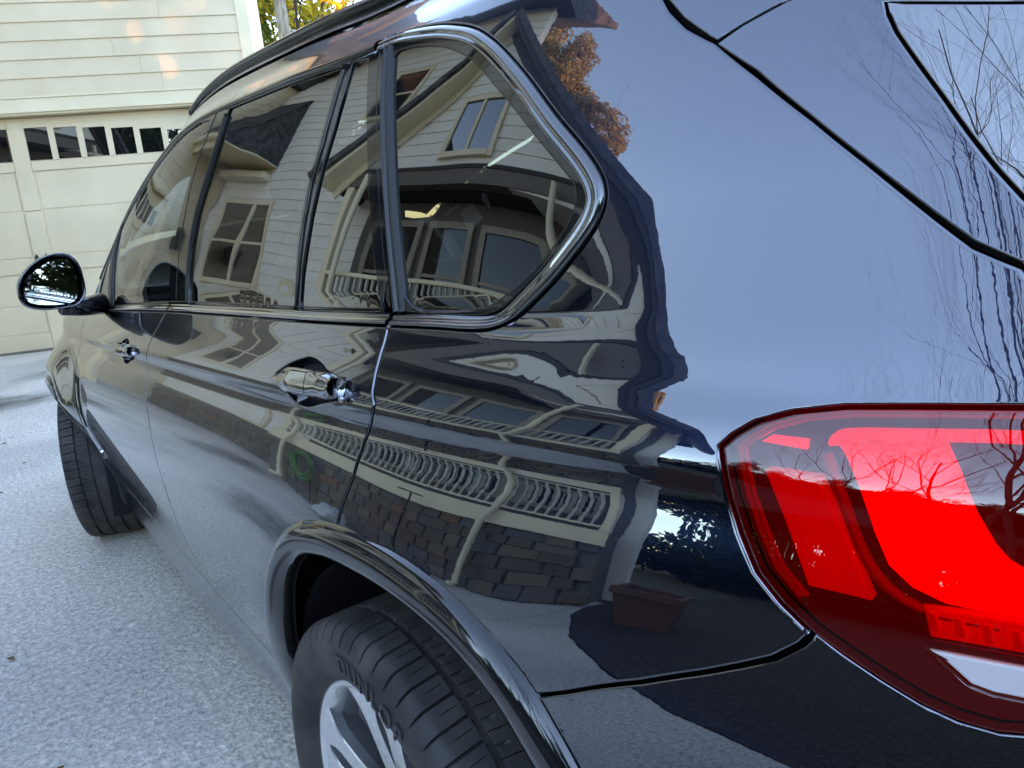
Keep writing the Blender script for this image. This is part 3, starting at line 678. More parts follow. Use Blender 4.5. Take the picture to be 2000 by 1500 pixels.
RW = wheel(-.800, 0., True, -1, spin=R(14)); FW = wheel(-.805, 2.933, False, -1, steer=R(-17), spin=R(5))
wheel(.800, 0., True, 1); wheel(.805, 2.933, False, 1, steer=R(-17))
lettering(RW, 'DUNLOP', R(81), .150, size=.039)

# ------------------------------------------------------------------ door mirror
def mirror():
    out = MIR_OUT; gl = MIR_GLASS
    y0 = 1.95; e = bpy.data.objects.new('door_mirror', None); C.objects.link(e); e.parent = car
    P = smoothline(out, 2); c = P.mean(0); P = c+(P-c)*1.07; V = []; F = []; n = len(P)
    for k, dy in ((.90, .012), (.93, .002), (.96, -.002), (.99, .004), (1., .018), (.995, .045), (.95, .08), (.84, .112), (.62, .135), (.3, .148), (.02, .15)):
        q = c+(P-c)*k; V += [(a, y0+dy, b) for a, b in q]
    m_ = 11
    for i in range(m_-1):
        for j in range(n): F.append((i*n+j, i*n+(j+1) % n, (i+1)*n+(j+1) % n, (i+1)*n+j))
    obj('mirror_housing', mesh('mirror_housing', V, F), PAINT, e)
    G = smoothline(gl, 1); G = G.mean(0)+(G-G.mean(0))*1.03; n = len(G)
    me = mesh('mirror_glass', [(a, y0+.006+(a-c[0])*.10, b) for a, b in G], [tuple(range(n))], smooth=False)
    obj('mirror_glass', me, mat('mirror_silver', (.8,.86,.88), .0, 1.), e)
    b = MB(); b.tube([(-.985, 1.99, 1.085), (-.93, 2.02, 1.075), (-.86, 2.06, 1.075)], [.028, .030, .036], 14); b.build('mirror_arm', GLOSS, e, True)
mirror()

# ------------------------------------------------------------------ interior
DK = mat('cabin_plastic', (.018,.016,.016), .7); HEAD = mat('headliner_fabric', (.16,.14,.125), .9); SEAT = mat('seat_leather', (.03,.022,.018), .5)
b = MB(); b.box(-.78, .78, -.75, 2.4, .25, .45); b.box(-.74, .74, -.75, 2.45, .45, .47); b.build('cabin_floor', DK, car)
b = MB(); b.box(-.66, .66, -.45, 1.25, 1.545, 1.56); b.build('headliner', HEAD, car)
b = MB(); b.box(-.70, .70, -.62, -.08, 1.03, 1.05); b.build('load_cover', DK, car)
b = MB(); b.box(-.72, .72, 2.05, 2.45, .6, 1.06, .05); b.build('dashboard', DK, car)
def seat(x, y, wd):
    b = MB(); b.box(x-wd/2, x+wd/2, y, y+.52, .45, .68, .04)
    V0 = len(b.V); b.box(x-wd/2, x+wd/2, y-.10, y+.06, .66, 1.17, .04)
    for i in range(V0, len(b.V)): p = b.V[i]; b.V[i] = (p[0], p[1]-(p[2]-.66)*.28, p[2])
    s = b.build('seat', SEAT, car)
    for hx in ([x] if wd < .7 else [x-.42, x, x+.42]):
        h = MB(); h.box(hx-.13, hx+.13, y-.29, y-.19, 1.20, 1.37, .035); h.build('headrest', SEAT, s); 
for a in ((-.40, 1.30, .52), (.40, 1.30, .52), (0, .30, 1.3)): seat(*a)
b = MB(); b.tube([(-.40+.18*math.cos(t), 1.98+.07*math.sin(t), .98+.17*math.sin(t)) for t in np.linspace(0, 2*math.pi, 33)], .014, 8, False); b.build('steering_wheel', DK, car, True)

# ------------------------------------------------------------------ ground
def ground_mats():
    m = mat('concrete', (.33,.32,.31), .85, spec=.35)
    tc = nd(m, 'ShaderNodeTexCoord')
    n1 = nd(m, 'ShaderNodeTexNoise', Scale=.9, Detail=6.); n2 = nd(m, 'ShaderNodeTexNoise', Scale=48., Detail=8., Roughness=.75); n3 = nd(m, 'ShaderNodeTexVoronoi', Scale=85.)
    for n in (n1, n2, n3): lk(m, tc.outputs['Object'], n.inputs['Vector'])
    r1 = nd(m, 'ShaderNodeValToRGB'); r1.color_ramp.elements[0].position = .38; r1.color_ramp.elements[1].position = .60
    r1.color_ramp.elements[0].color = (.58,.53,.48,1); r1.color_ramp.elements[1].color = (.78,.69,.61,1)
    r2 = nd(m, 'ShaderNodeValToRGB'); r2.color_ramp.elements[0].position = .36; r2.color_ramp.elements[1].position = .66
    r2.color_ramp.elements[0].color = (.50,.50,.51,1); r2.color_ramp.elements[1].color = (1.4,1.4,1.4,1)
    mx = nd(m, 'ShaderNodeMixRGB', blend_type='MULTIPLY'); mx.inputs[0].default_value = 1
    lk(m, n1.outputs[0], r1.inputs[0]); lk(m, n2.outputs[0], r2.inputs[0]); lk(m, r1.outputs[0], mx.inputs[1]); lk(m, r2.outputs[0], mx.inputs[2])
    lk(m, mx.outputs[0], bs(m).inputs['Base Color'])
    ad = nd(m, 'ShaderNodeMath', operation='ADD'); lk(m, n2.outputs[0], ad.inputs[0])
    ml = nd(m, 'ShaderNodeMath', operation='MULTIPLY'); ml.inputs[1].default_value = .5; lk(m, n3.outputs[0], ml.inputs[0]); lk(m, ml.outputs[0], ad.inputs[1])
    b = nd(m, 'ShaderNodeBump', Strength=.7, Distance=.022); lk(m, ad.outputs[0], b.inputs['Height']); lk(m, b.outputs[0], bs(m).inputs['Normal'])
    mp = nd(m, 'ShaderNodeMapRange'); mp.inputs['From Min'].default_value = .35; mp.inputs['From Max'].default_value = .7; mp.inputs['To Min'].default_value = .45; mp.inputs['To Max'].default_value = .95
    lk(m, n2.outputs[0], mp.inputs[0]); lk(m, mp.outputs[0], bs(m).inputs['Roughness'])
    return m
CONC = ground_mats()
SOIL = mat('ground_soil', (.06,.05,.035), .95); noise_color(SOIL, (.03,.026,.016), (.10,.085,.05), 3., 8.); bump(SOIL, 30, .8, .02)
MULCH = mat('mulch', (.04,.028,.02), .95); noise_color(MULCH, (.018,.012,.009), (.085,.055,.038), 40., 8., .4, .62); bump(MULCH, 60, 1., .03)
b = MB(); b.add([(-400,-400,-.02),(400,-400,-.02),(400,400,-.02),(-400,400,-.02)], [(0,1,2,3)]); b.build('ground', SOIL, kind='structure')
def slab(poly):
    b = MB(); n = len(poly); c = np.mean(poly, 0)
    def ins(k, z): return [(x+(c[0]-x)*k/max(.1, math.hypot(x-c[0], y-c[1])), y+(c[1]-y)*k/max(.1, math.hypot(x-c[0], y-c[1])), z) for x, y in poly]
    V = ins(0, -.10)+ins(0, -.008)+ins(.016, 0); F = [tuple(range(2*n, 3*n))]
    for l in range(2):
        for i in range(n): F.append((l*n+i, l*n+(i+1) % n, (l+1)*n+(i+1) % n, (l+1)*n+i))
    b.add(V, F); return b.build('driveway_slab', CONC, kind='structure')
gx = lambda s, y=0: (-.83+.927*s+.375*y, 11.11-.375*s+.927*y)
slab([(-5.4,5.615),(4.5,5.63),gx(4.2,-.03),gx(-2.75,-.03)])
slab([(-5.35,1.9),(4.5,1.9),(4.5,5.595),(-5.4,5.58)])
bed = [(-3.15+2.1*math.cos(t)*0-.95*(1-math.cos(t)), 0) for t in (0,)]
slab([(-5.0,1.885),(-4.6,1.75),(-3.9,1.3),(-3.3,.72),(-2.8,.15),(-2.4,-.6),(-2.2,-1.5),(-2.1,-2.4),(4.5,-2.4),(4.5,1.885)])
slab([(-2.1,-2.415),(-2.3,-4.2),(-3.0,-9.0),(4.5,-9.0),(4.5,-2.415)])
b = MB(); pts = [(-12,1.9),(-5.01,1.89),(-4.61,1.74),(-3.91,1.29),(-3.31,.71),(-2.81,.14),(-2.41,-.6),(-2.21,-1.5),(-2.11,-2.41),(-2.31,-4.2),(-3.0,-9.),(-12,-9)]
b.add([(x, y, -.006+.0*i) for i, (x, y) in enumerate(pts)], [tuple(range(len(pts)))]); b.build('mulch_bed', MULCH, kind='structure')

# ------------------------------------------------------------------ building materials
SID = mat('cream_siding_brightened', (.64,.59,.50), .6, spec=.3); noise_color(SID, (.75,.665,.575), (.81,.725,.635), 1.6, 5., .35, .65); bump(SID, 14, .12, .004, stretch=(.3, 3, 14))  # garage siding lightened in colour to offset the dimmer light on the wing
TRIM = mat('cream_trim', (.68,.65,.57), .5, spec=.35); noise_color(TRIM, (.74,.575,.39), (.80,.635,.445), 2.2, 5., .35, .65)
DOORM = mat('garage_door_paint', (.62,.60,.55), .42, spec=.4); noise_color(DOORM, (.68,.51,.345), (.75,.575,.395), 1.4, 4., .35, .65)
WGL = mat('house_window_glass', (.004,.005,.006), .012, spec=1., ior=1.7, coat=1., coat_ior=1.7)
SHING = mat('roof_shingles', (.05,.05,.055), .85); noise_color(SHING, (.03,.032,.036), (.09,.085,.085), 9., 5., .35, .65); bump(SHING, 18, .6, .02)
DARKW = mat('dark_boards_and_rake_shade', (.035,.028,.024), .7)
WINDARK = mat('room_dark', (.01,.01,.012), .6)
STM = [mat('stone_%s' % n, c, .85) for n, c in (('brown', (.12,.08,.055)), ('tan', (.17,.12,.08)), ('grey', (.11,.095,.085)), ('rust', (.22,.09,.05)))]
for m_ in STM: bump(m_, 22, .9, .012)
def board(parent, x0, x1, z0, z1, y=0., m=None, name='siding_board'):
    V = [(x0, y, z0), (x1, y, z0), (x1, y-.024, z0), (x0, y-.024, z0), (x0, y, z1+.02), (x1, y, z1+.02), (x1, y-.006, z1+.02), (x0, y-.006, z1+.02)]
    F = [(0,1,2,3),(3,2,6,7),(0,3,7,4),(1,5,6,2),(4,7,6,5),(0,4,5,1)]
    return obj(name, mesh(name, V, F, smooth=False), m or SID, parent)
def courses(parent, spans, z0, z1, pitch=.213, y=0., joints=None, m=None):
    z = z0; r = random.Random(int(z0*100)+3)
    while z < z1-.02:
        t = min(z+pitch, z1)
        for a, b_ in spans(z):
            if b_-a < .05: continue
            c = a; step = joints or 3.7
            cut = a+r.uniform(.3, 1.)*step
            while cut < b_-.4: board(parent, c, cut-.003, z, t, y, m); c = cut; cut += step
            board(parent, c, b_, z, t, y, m)
        z = t
def bx(parent, name, m, *a, bev=0.): return MB().box(*a, bev).build(name, m, parent)
def window_unit(parent, x0, x1, z0, z1, y, cols=1, rows=2, tr=.09, gm=WGL, TRIM=TRIM):
    fr = bx(parent, 'window', TRIM, x0-tr, x0, y-.045, y+.01, z0-tr, z1+tr)
    for nm, a in (('frame', (x1, x1+tr, y-.045, y+.01, z0-tr, z1+tr)), ('frame', (x0, x1, y-.045, y+.01, z1, z1+tr)), ('sill', (x0-.0, x1, y-.07, y+.01, z0-tr, z0))): bx(fr, nm, TRIM, *a)
    w = (x1-x0)/cols
    for c in range(cols):
        xa, xb = x0+c*w, x0+(c+1)*w
        if c: bx(fr, 'mullion', TRIM, xa-.04, xa+.04, y-.038, y+.01, z0, z1)
        h = (z1-z0)/rows
        for r in range(rows):
            za, zb = z0+r*h, z0+(r+1)*h
            bx(fr, 'pane', gm, xa+(.045 if c else .0), xb-(.045 if c < cols-1 else 0), y-.012-.008*r, y+.0-.008*r, za+.0, zb)
            if r: bx(fr, 'sash_rail', TRIM, xa+(.045 if c else 0), xb-(.045 if c < cols-1 else 0), y-.030, y-.021, za-.025, za+.025)
    return fr

# ------------------------------------------------------------------ garage
GSID = mat('garage_lap_siding', (.55,.50,.43), .6, spec=.3); noise_color(GSID, (.64,.475,.32), (.71,.54,.375), 1.6, 5., .35, .65); bump(GSID, 14, .12, .004, stretch=(.3, 3, 14))  # same siding in darker, warmer colour, light difference to the wing painted in
gar = thing('garage_building', 'cream garage with lap siding above a wide panelled door with a row of small windows', 'garage', (-.83, 11.11, 0), R(-22))
courses(gar, lambda z: [(-2.78, 3.55)], 3.112, 6.6, m=GSID)
courses(gar, lambda z: [(-2.78, -1.72), (3.07, 3.55)], .12, 3.09, joints=9, m=GSID)
bx(gar, 'wall', SID, -2.8, 3.68, .002, .12, 3.0, 6.65); bx(gar, 'wall', SID, -2.8, -1.6, .002, .12, 0, 3.0); bx(gar, 'wall', SID, 2.94, 3.68, .002, .12, 0, 3.0)
bx(gar, 'wall', SID, 3.58, 3.68, .12, 7, 0, 6.6)
bx(gar, 'corner_board', TRIM, 3.55, 3.70, -.035, .001, 0, 6.6); bx(gar, 'corner_board', TRIM, 3.6815, 3.70, .001, .13, 0, 6.6)
bx(gar, 'foundation', CONC, -2.8, -1.72, -.01, .001, 0, .12)
# rafter roof
roofm = MB(); roofm.prism([(-3.0, 6.55), (4.1, 6.55), (4.1, 6.7), (.5, 9.4), (-3.0, 7.0)], -.35, 7.2); roofm.build('roof', SHING, gar)
# header and jamb trim
bx(gar, 'door_header', TRIM, -1.70, 3.05, -.05, -.0, 2.93, 3.09); bx(gar, 'drip_cap', TRIM, -1.72, 3.07, -.065, .0, 3.092, 3.11)
bx(gar, 'door_jamb', TRIM, 2.92, 3.05, -.05, -.0, 0, 2.93); bx(gar, 'door_jamb', TRIM, -1.70, -1.57, -.05, 0, 0, 2.93)
bx(gar, 'door_reveal', TRIM, 2.90, 2.92, -.02, .22, 0, 2.92); bx(gar, 'door_reveal', TRIM, -1.57, -1.55, -.02, .22, 0, 2.92)
bx(gar, 'door_soffit', TRIM, -1.57, 2.92, -.02, .22, 2.905, 2.93)
gd = bx(gar, 'garage_door', DOORM, -1.55, 2.90, .165, .20, 0.012, 2.90)
DY = .165
def dpan(x0, x1, z0, z1, n='door_panel', d=.0): bx(gd, n, DOORM, x0, x1, DY-.008-d, DY, z0, z1, bev=.003)
for xa, xb in ((-1.5, .60), (.80, 2.85)):
    dpan(xa+.02, xb-.02, 1.785, 2.245); dpan(xa+.02, xb-.02, 1.20, 1.765)
    dpan(xa+.02, xb-.02, .60, .98); dpan(xa+.02, xb-.02, .23, .585)
    for z0, z1 in ((2.255, 2.37), (1.0, 1.19), (.014, .20)): dpan(xa, xb, z0, z1, 'door_rail', .014)
    dpan(xa, xb, 2.80, 2.89, 'door_rail', .014)
for xa in (.605, -1.548, 2.855):
    for z0, z1 in ((1.775, 2.89), (.592, 1.765), (.014, .582)): dpan(xa, min(xa+.19, 2.9), z0, z1, 'door_stile', .018)
for sgn in (1, -1):
    for i in range(6):
        a = .80+.333*i; b_ = a+.262; top = 2.775-.0145*i**1.35
        if sgn < 0: a, b_ = 1.40-b_, 1.40-a
        bx(gd, 'window_pane', WGL, a, b_, DY-.010, DY, 2.385, top)
        if i < 5: bx(gd, 'window_bar', DOORM, b_ if sgn > 0 else a-.07, b_+.07 if sgn > 0 else a, DY-.024, DY, 2.375, 2.80)
        bx(gd, 'window_top_rail', DOORM, a-.035, b_+.035, DY-.026, DY, top, 2.80)
for x in (.635, .745):
    b = MB(); b.prism([(x-.012, 1.10), (x+.012, 1.10), (x+.030, 1.16), (x+.022, 1.20), (x, 1.235), (x-.022, 1.20), (x-.030, 1.16)], DY-.036, DY-.0185); b.build('door_handle', mat('oxidised_iron', (.06,.055,.05), .5, .6), gd)
    b = MB(); b.tube([(x, DY-.04, 1.05), (x, DY-.055, 1.09), (x, DY-.04, 1.13)], .006, 6); b.build('handle_ring', MATS['oxidised_iron'], gd, True)
# coach lamp seen in the front door glass
lampg = thing('wall_lantern', 'dark wall lantern fixed on the garage siding left of the door', 'lantern', gx(-2.2, -.1)+(2.3,), R(-22))
b = MB(); b.box(-.06, .06, .02, .09, -.16, .16, .01); b.build('back_plate', MATS['oxidised_iron'], lampg)
b = MB(); b.prism([(-.09,-.2),(.09,-.2),(.12,.12),(0,.24),(-.12,.12)], -.14, .02); b.build('lantern_body', MATS['oxidised_iron'], lampg)

# ------------------------------------------------------------------ house wing on the left
WO = (-5.78, 1.06, 0); WR = R(78)
wing = thing('house', 'cream two-storey house wing with lap siding, gabled porch bay and stone base', 'house', WO, WR)
def in_gable(z):
    return (6.3-(z-3.6)/1.1 if z > 3.6 else 6.3, 1.0+(z-3.25)/.95 if z > 3.25 else 1.0)
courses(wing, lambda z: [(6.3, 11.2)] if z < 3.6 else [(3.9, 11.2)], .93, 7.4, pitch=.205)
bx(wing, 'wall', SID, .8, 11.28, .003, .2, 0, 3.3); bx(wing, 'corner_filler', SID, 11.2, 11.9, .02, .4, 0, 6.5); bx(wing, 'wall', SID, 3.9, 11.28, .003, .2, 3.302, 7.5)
bx(wing, 'foundation', STM[2], 6.3, 11.25, -.04, .002, 0, .915)
bx(wing, 'band_board', TRIM, 6.3, 11.25, -.05, .0, .918, .94)
window_unit(wing, 9.25, 10.75, 1.72, 3.25, -.03, cols=2)
window_unit(wing, 7.1, 7.9, 5.2, 6.3, -.03, cols=1)
rm = MB(); rm.prism([(-.9, 7.35), (.3, 7.5), (2.2, 9.2), (2.2, 9.35), (-.95, 7.55)], 3.5, 11.4, axis='x'); rm.build('roof', SHING, wing)
# corner roof skirt above the window
sk = MB(); sk.prism([(0, 5.9), (0, 4.12), (-1.25, 4.12), (-1.28, 4.22)], 9.75, 11.27, axis='x'); sk.build('lower_roof', SHING, wing)
for i in range(9):
    z0 = 4.22+i*.187; y0 = -1.28+i*.142
    b = MB(); b.add([(9.7, y0-.01, z0+.012), (11.27, y0-.01, z0+.012), (11.27, y0+.15, z0+.205), (9.7, y0+.15, z0+.205), (9.7, y0-.01, z0-.006), (11.27, y0-.01, z0-.006)], [(0,1,2,3),(4,5,1,0)]); b.build('shingle_course', SHING, wing)
bx(wing, 'gutter', TRIM, 9.62, 11.27, -1.40, -1.26, 4.08, 4.20, bev=.02); bx(wing, 'fascia', TRIM, 9.66, 11.27, -1.262, -1.22, 3.92, 4.10)
bx(wing, 'soffit', TRIM, 9.72, 11.27, -1.22, -.03, 4.09, 4.118); bx(wing, 'frieze_board', TRIM, 9.8, 11.2, -.30, -.03, 3.78, 3.92)
# arched basement vent
b = MB(); arcp = [(7.55, .95)]+[(7.95+.40*math.cos(R(a)), 1.55+.40*math.sin(R(a))) for a in range(180, -1, -15)]+[(8.35, .95)]
b.prism(arcp, -.10, -.03); b.build('arched_panel', TRIM, wing)
arcp = [(7.65, 1.0)]+[(7.95+.30*math.cos(R(a)), 1.52+.30*math.sin(R(a))) for a in range(180, -1, -15)]+[(8.25, 1.0)]
b = MB(); b.prism(arcp, -.115, -.102); b.build('arched_door', SID, wing)
# porch bay
GY = -.62
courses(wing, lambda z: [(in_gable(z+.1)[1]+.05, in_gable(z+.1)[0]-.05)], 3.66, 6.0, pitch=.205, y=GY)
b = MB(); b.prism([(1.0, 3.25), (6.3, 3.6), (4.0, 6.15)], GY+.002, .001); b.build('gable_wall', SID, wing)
for (xa, za, xb, zb) in ((6.6, 3.3, 4.0, 6.22), (.6, 2.9, 4.0, 6.22)):
    d = Vector((xb-xa, 0, zb-za)).normalized(); nrm_ = Vector((d.z, 0, -d.x)) if xb < xa else Vector((-d.z, 0, d.x))
    if nrm_.z > 0: nrm_ = -nrm_
    def strip(name, m, t0, t1, y0, y1):
        A, B = Vector((xa, 0, za)), Vector((xb, 0, zb)); P = [A+nrm_*t0, B+nrm_*t0, B+nrm_*t1, A+nrm_*t1]
        MB().prism([(p.x, p.z) for p in P], y0, y1).build(name, m, wing)
    strip('rake_board', TRIM if xa > 4 else DARKW, .0, .20, GY-.06, GY-.026); strip('rake_moulding', TRIM if xa > 4 else DARKW, -.03, .05, GY-.38, GY-.062); strip('roof_slope', SHING, -.16, -.032, GY-.45, 1.5)  # right rake boards coloured dark to stand for roof-edge shade
window_unit(wing, 3.45, 4.55, 3.85, 4.75, GY-.03, cols=2, rows=1)
bx(wing, 'porch_beam', mat('dark_brown_beam', (.13,.10,.08), .6), 1.0, 6.3, GY-.02, GY+.16, 3.38, 3.65); bx(wing, 'beam_band', DARKW, 1.0, 6.3, GY-.035, GY-.022, 3.60, 3.66)  # beam in plain dark brown, darker than the posts
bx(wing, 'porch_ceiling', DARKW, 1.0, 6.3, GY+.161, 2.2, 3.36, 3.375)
bx(wing, 'porch_back_wall', mat('siding_with_painted_shade', (.11,.095,.08), .8), 1.0, 6.3, -.03, .0, 1.15, 3.36)  # porch shade put into the back wall colour
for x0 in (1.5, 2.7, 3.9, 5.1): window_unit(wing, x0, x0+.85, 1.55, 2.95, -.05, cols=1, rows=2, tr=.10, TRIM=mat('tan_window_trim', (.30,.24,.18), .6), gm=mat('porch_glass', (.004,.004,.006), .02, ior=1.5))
bx(wing, 'deck_floor', mat('deck_boards', (.16,.13,.11), .7), 1.0, 6.3, GY-.05, -.031, 1.10, 1.15)
bx(wing, 'deck_band', TRIM, .95, 6.35, GY-.10, GY-.051, .86, 1.16)
for x in (1.05, 6.2): bx(wing, 'porch_post', TRIM, x-.075, x+.075, GY-.02, GY+.13, 1.16, 3.38, bev=.01)
for x in (2.15, 5.75):
    b = MB(); b.tube([(x, GY-.16, 3.5), (x, GY-.16, 1.2), (x+.05, GY-.20, .9), (x+.05, GY-.20, .08), (x+.05, GY-.35, .05)], .045, 8); b.build('downspout', TRIM, wing, True)
bx(wing, 'hand_rail', TRIM, 1.12, 6.13, GY-.02, GY+.06, 2.02, 2.08, bev=.01); bx(wing, 'bottom_rail', TRIM, 1.12, 6.13, GY+0, GY+.04, 1.24, 1.28)
bm = mesh('baluster', *(lambda q: (q.V, q.F))(MB().box(-.016, .016, -.016, .016, 0, .74)), smooth=False); bm.materials.append(mat('tan_rail_paint', (.42,.38,.31), .6))  # balusters in a tan darker than the other trim
for i in range(42):
    x = 1.24+i*.1165
    o = obj('baluster', bm, None, wing, loc=(x, GY+.02, 1.28))
# stone facing under the deck
sr = random.Random(5); stones = []
for k_, (w, h) in enumerate(((.34,.15),(.26,.14),(.42,.13),(.30,.16),(.20,.15))):
    b = MB(); b.box(-w/2, w/2, -.05, 0, -h/2, h/2, .014)
    V = [(x+sr.uniform(-.008,.008), y+sr.uniform(-.010,.006)*(y < -.02), z+sr.uniform(-.008,.008)) for x, y, z in b.V]
    for j, m_ in enumerate(STM): me = mesh('stone', V, b.F, smooth=False); me.materials.append(m_); stones.append((w, h, me))
def stonework(x0, x1, z0, z1, y, n=6):
    for r in range(n):
        z = z0+(r+.5)*(z1-z0)/n; x = x0-sr.uniform(0, .2)
        while x < x1-.1:
            w, h, me = sr.choice(stones if sr.random() < .85 else stones)
            if me.materials[0] == STM[3] and sr.random() < .7: w, h, me = stones[4*sr.randrange(5)]
            cx = x+w/2
            if cx-w/2 > x0-.12 and cx+w/2 < x1+.1: obj('stone', me, None, wing, loc=(cx, y+sr.uniform(-.012,.008), z))
            x += w+.018
bx(wing, 'mortar', mat('mortar', (.14,.12,.10), .9), 1.0, 6.3, GY-.0, -.031, 0, 1.09)
stonework(1.02, 6.28, .02, .86, GY-.001); stonework(6.35, 11.2, .02, .90, -.041)
bx(wing, 'crawl_vent', mat('vent_grille', (.05,.05,.055), .6), 5.0, 5.4, GY-.075, GY-.055, .55, .72)

def loc_w(s, y, z=0.): return (WO[0]+s*math.cos(WR)-y*math.sin(WR), WO[1]+s*math.sin(WR)+y*math.cos(WR), z)
# green hose on a reel
t = thing('hose_reel', 'coiled green garden hose hanging on a rack against the stone base', 'hose', loc_w(5.35, GY-.14, 0), WR)
b = MB()
for k in range(7):
    r_ = .16+.012*k; b.tube([(r_*math.cos(a)+.01*math.sin(3*a+k), -.02-.018*(k % 3), .52+r_*1.15*math.sin(a)) for a in np.linspace(0, 2*math.pi, 25)], .012, 6, False)
b.build('hose', mat('green_hose', (.01,.20,.04), .45), t, True)
b = MB(); b.tube([(-.16, 0, 0), (-.16, 0, .8), (.16, 0, .8), (.16, 0, 0)], .012, 6); b.build('rack', MATS['oxidised_iron'], t, True)
# scooter
t = thing('kick_scooter', 'black folding kick scooter standing against the stone wall', 'scooter', loc_w(2.9, GY-.32, 0), WR+.1)
BLK = mat('black_enamel', (.012,.012,.013), .35)
b = MB(); b.box(-.32, .20, -.06, .06, .085, .11, .01); b.build('deck', BLK, t)
b = MB(); b.tube([(.22, 0, .10), (.30, 0, .14), (.24, 0, .98)], .018, 8); b.build('steering_tube', BLK, t, True)
b = MB(); b.tube([(.24, -.24, 1.0), (.24, .24, 1.0)], .014, 8); b.build('handlebar', BLK, t, True)
for x in (-.36, .33):
    w_ = lathe([(-.02, .03), (-.02, .075), (-.008, .092), (.008, .092), (.02, .075), (.02, .03)], 24, 'wheel'); w_.materials.append(BLK)
    obj('wheel', w_, None, t, loc=(x, 0, .092), rot=(0, 0, math.pi/2))
# sack of rubble / crumpled bag
def blob(name, m, loc, s, seed, parent=None):
    r = np.random.RandomState(seed); V = []; F = []; n, k = 20, 12
    ph = r.uniform(0, 6, 6)
    for i in range(k+1):
        a = math.pi*i/k
        for j in range(n):
            t_ = 2*math.pi*j/n; q = 1+.14*math.sin(3*t_+ph[0]+2*a)+.10*math.sin(5*t_+ph[1]-3*a)+.08*math.sin(7*a+ph[2]+2*t_)+r.uniform(-.05, .05)
            V.append((s[0]*q*math.sin(a)*math.cos(t_), s[1]*q*math.sin(a)*math.sin(t_), s[2]*(1+q*math.cos(a))*.9))
    for i in range(k):
        for j in range(n): F.append((i*n+j, i*n+(j+1) % n, (i+1)*n+(j+1) % n, (i+1)*n+j))
    return obj(name, mesh(name, V, F), m, parent, loc)
tag(blob('crumpled_bag', mat('pale_plastic_bag', (.45,.45,.44), .4), loc_w(4.3, GY-.45, -.01), (.26,.18,.14), 3), 'crumpled pale plastic bag lying at the foot of the stone wall', 'bag')
# terracotta planter
t = thing('planter', 'square terracotta planter standing at the edge of the mulch bed', 'planter', loc_w(.3, -1.0, -.01), WR)
b = MB(); b.add([(-.20,-.20,0),(.20,-.20,0),(.20,.20,0),(-.20,.20,0),(-.27,-.27,.36),(.27,-.27,.36),(.27,.27,.36),(-.27,.27,.36)], [(0,3,2,1),(0,1,5,4),(1,2,6,5),(2,3,7,6),(3,0,4,7)]); b.build('pot', mat('terracotta', (.15,.055,.032), .85), t)
b = MB(); b.box(-.29,.29,-.29,-.25,.34,.41); b.box(-.29,.29,.25,.29,.34,.41); b.box(-.29,-.25,-.249,.249,.34,.41); b.box(.25,.29,-.249,.249,.34,.41); b.build('rim', MATS['terracotta'], t)
b = MB(); b.box(-.25,.25,-.25,.25,.28,.33); b.build('soil', MULCH, t)

# ------------------------------------------------------------------ trees
def leafmat(name, c1, c2, tr=.35):
    m = bpy.data.materials.new(name); m.use_nodes = True; nt = m.node_tree; nt.nodes.clear()
    o = nd(m, 'ShaderNodeOutputMaterial'); d = nd(m, 'ShaderNodeBsdfDiffuse'); t = nd(m, 'ShaderNodeBsdfTranslucent'); mx = nd(m, 'ShaderNodeMixShader'); mx.inputs[0].default_value = tr
    oi = nd(m, 'ShaderNodeNewGeometry'); r = nd(m, 'ShaderNodeValToRGB')
    r.color_ramp.elements[0].color = (*c1, 1); r.color_ramp.elements[1].color = (*c2, 1); lk(m, oi.outputs['Random Per Island'], r.inputs[0])
    lk(m, r.outputs[0], d.inputs[0]); lk(m, r.outputs[0], t.inputs[0]); lk(m, d.outputs[0], mx.inputs[1]); lk(m, t.outputs[0], mx.inputs[2]); lk(m, mx.outputs[0], o.inputs[0])
    return m
EVG = leafmat('evergreen_leaves', (.010,.018,.008), (.035,.055,.02)); RUST = leafmat('rust_needles', (.16,.13,.055), (.46,.38,.20))
GOLD = leafmat('golden_leaves', (.30,.22,.03), (.55,.38,.05)); LIME = leafmat('green_leaves', (.06,.09,.02), (.16,.20,.05)); TWIG = mat('bark_dark', (.045,.036,.03), .9); PALE = mat('bark_pale', (.32,.28,.24), .85)
noise_color(PALE, (.16,.13,.10), (.42,.38,.33), 5., 6., .35, .65, stretch=(3, 3, .6)); bump(PALE, 8, .8, .03, stretch=(3, 3, .6))
def crown(name, clumps, n, size, m, seed, gap=.0):
    """clumps: (x,y,z,rx,rz); leaves scattered mostly near the clump surfaces"""
    r = np.random.RandomState(seed); V = []; F = []; w = np.array([c[3]**2*c[4] for c in clumps]); w /= w.sum()
    cl = r.choice(len(clumps), n, p=w); k = 0
    for i in range(n):
        c = clumps[cl[i]]; d = r.normal(size=3); d /= np.linalg.norm(d); q = r.uniform(.35, 1.)**.45*(1+.16*math.sin(5*d[0]+3*c[0])+.14*math.sin(7*d[2]+c[1]))
        p = np.array([c[0]+d[0]*q*c[3], c[1]+d[1]*q*c[3], c[2]+d[2]*q*c[4]])
        a = r.normal(size=3); a /= np.linalg.norm(a); b_ = np.cross(a, r.normal(size=3)); b_ /= np.linalg.norm(b_)+1e-9; s = size*r.uniform(.5, 1.3)
        V += [p-a*s, p+b_*s*.45, p+a*s, p-b_*s*.45]; F.append((k, k+1, k+2, k+3)); k += 4
    me = bpy.data.meshes.new(name); me.from_pydata([tuple(v) for v in V], [], F); me.materials.append(m); return me
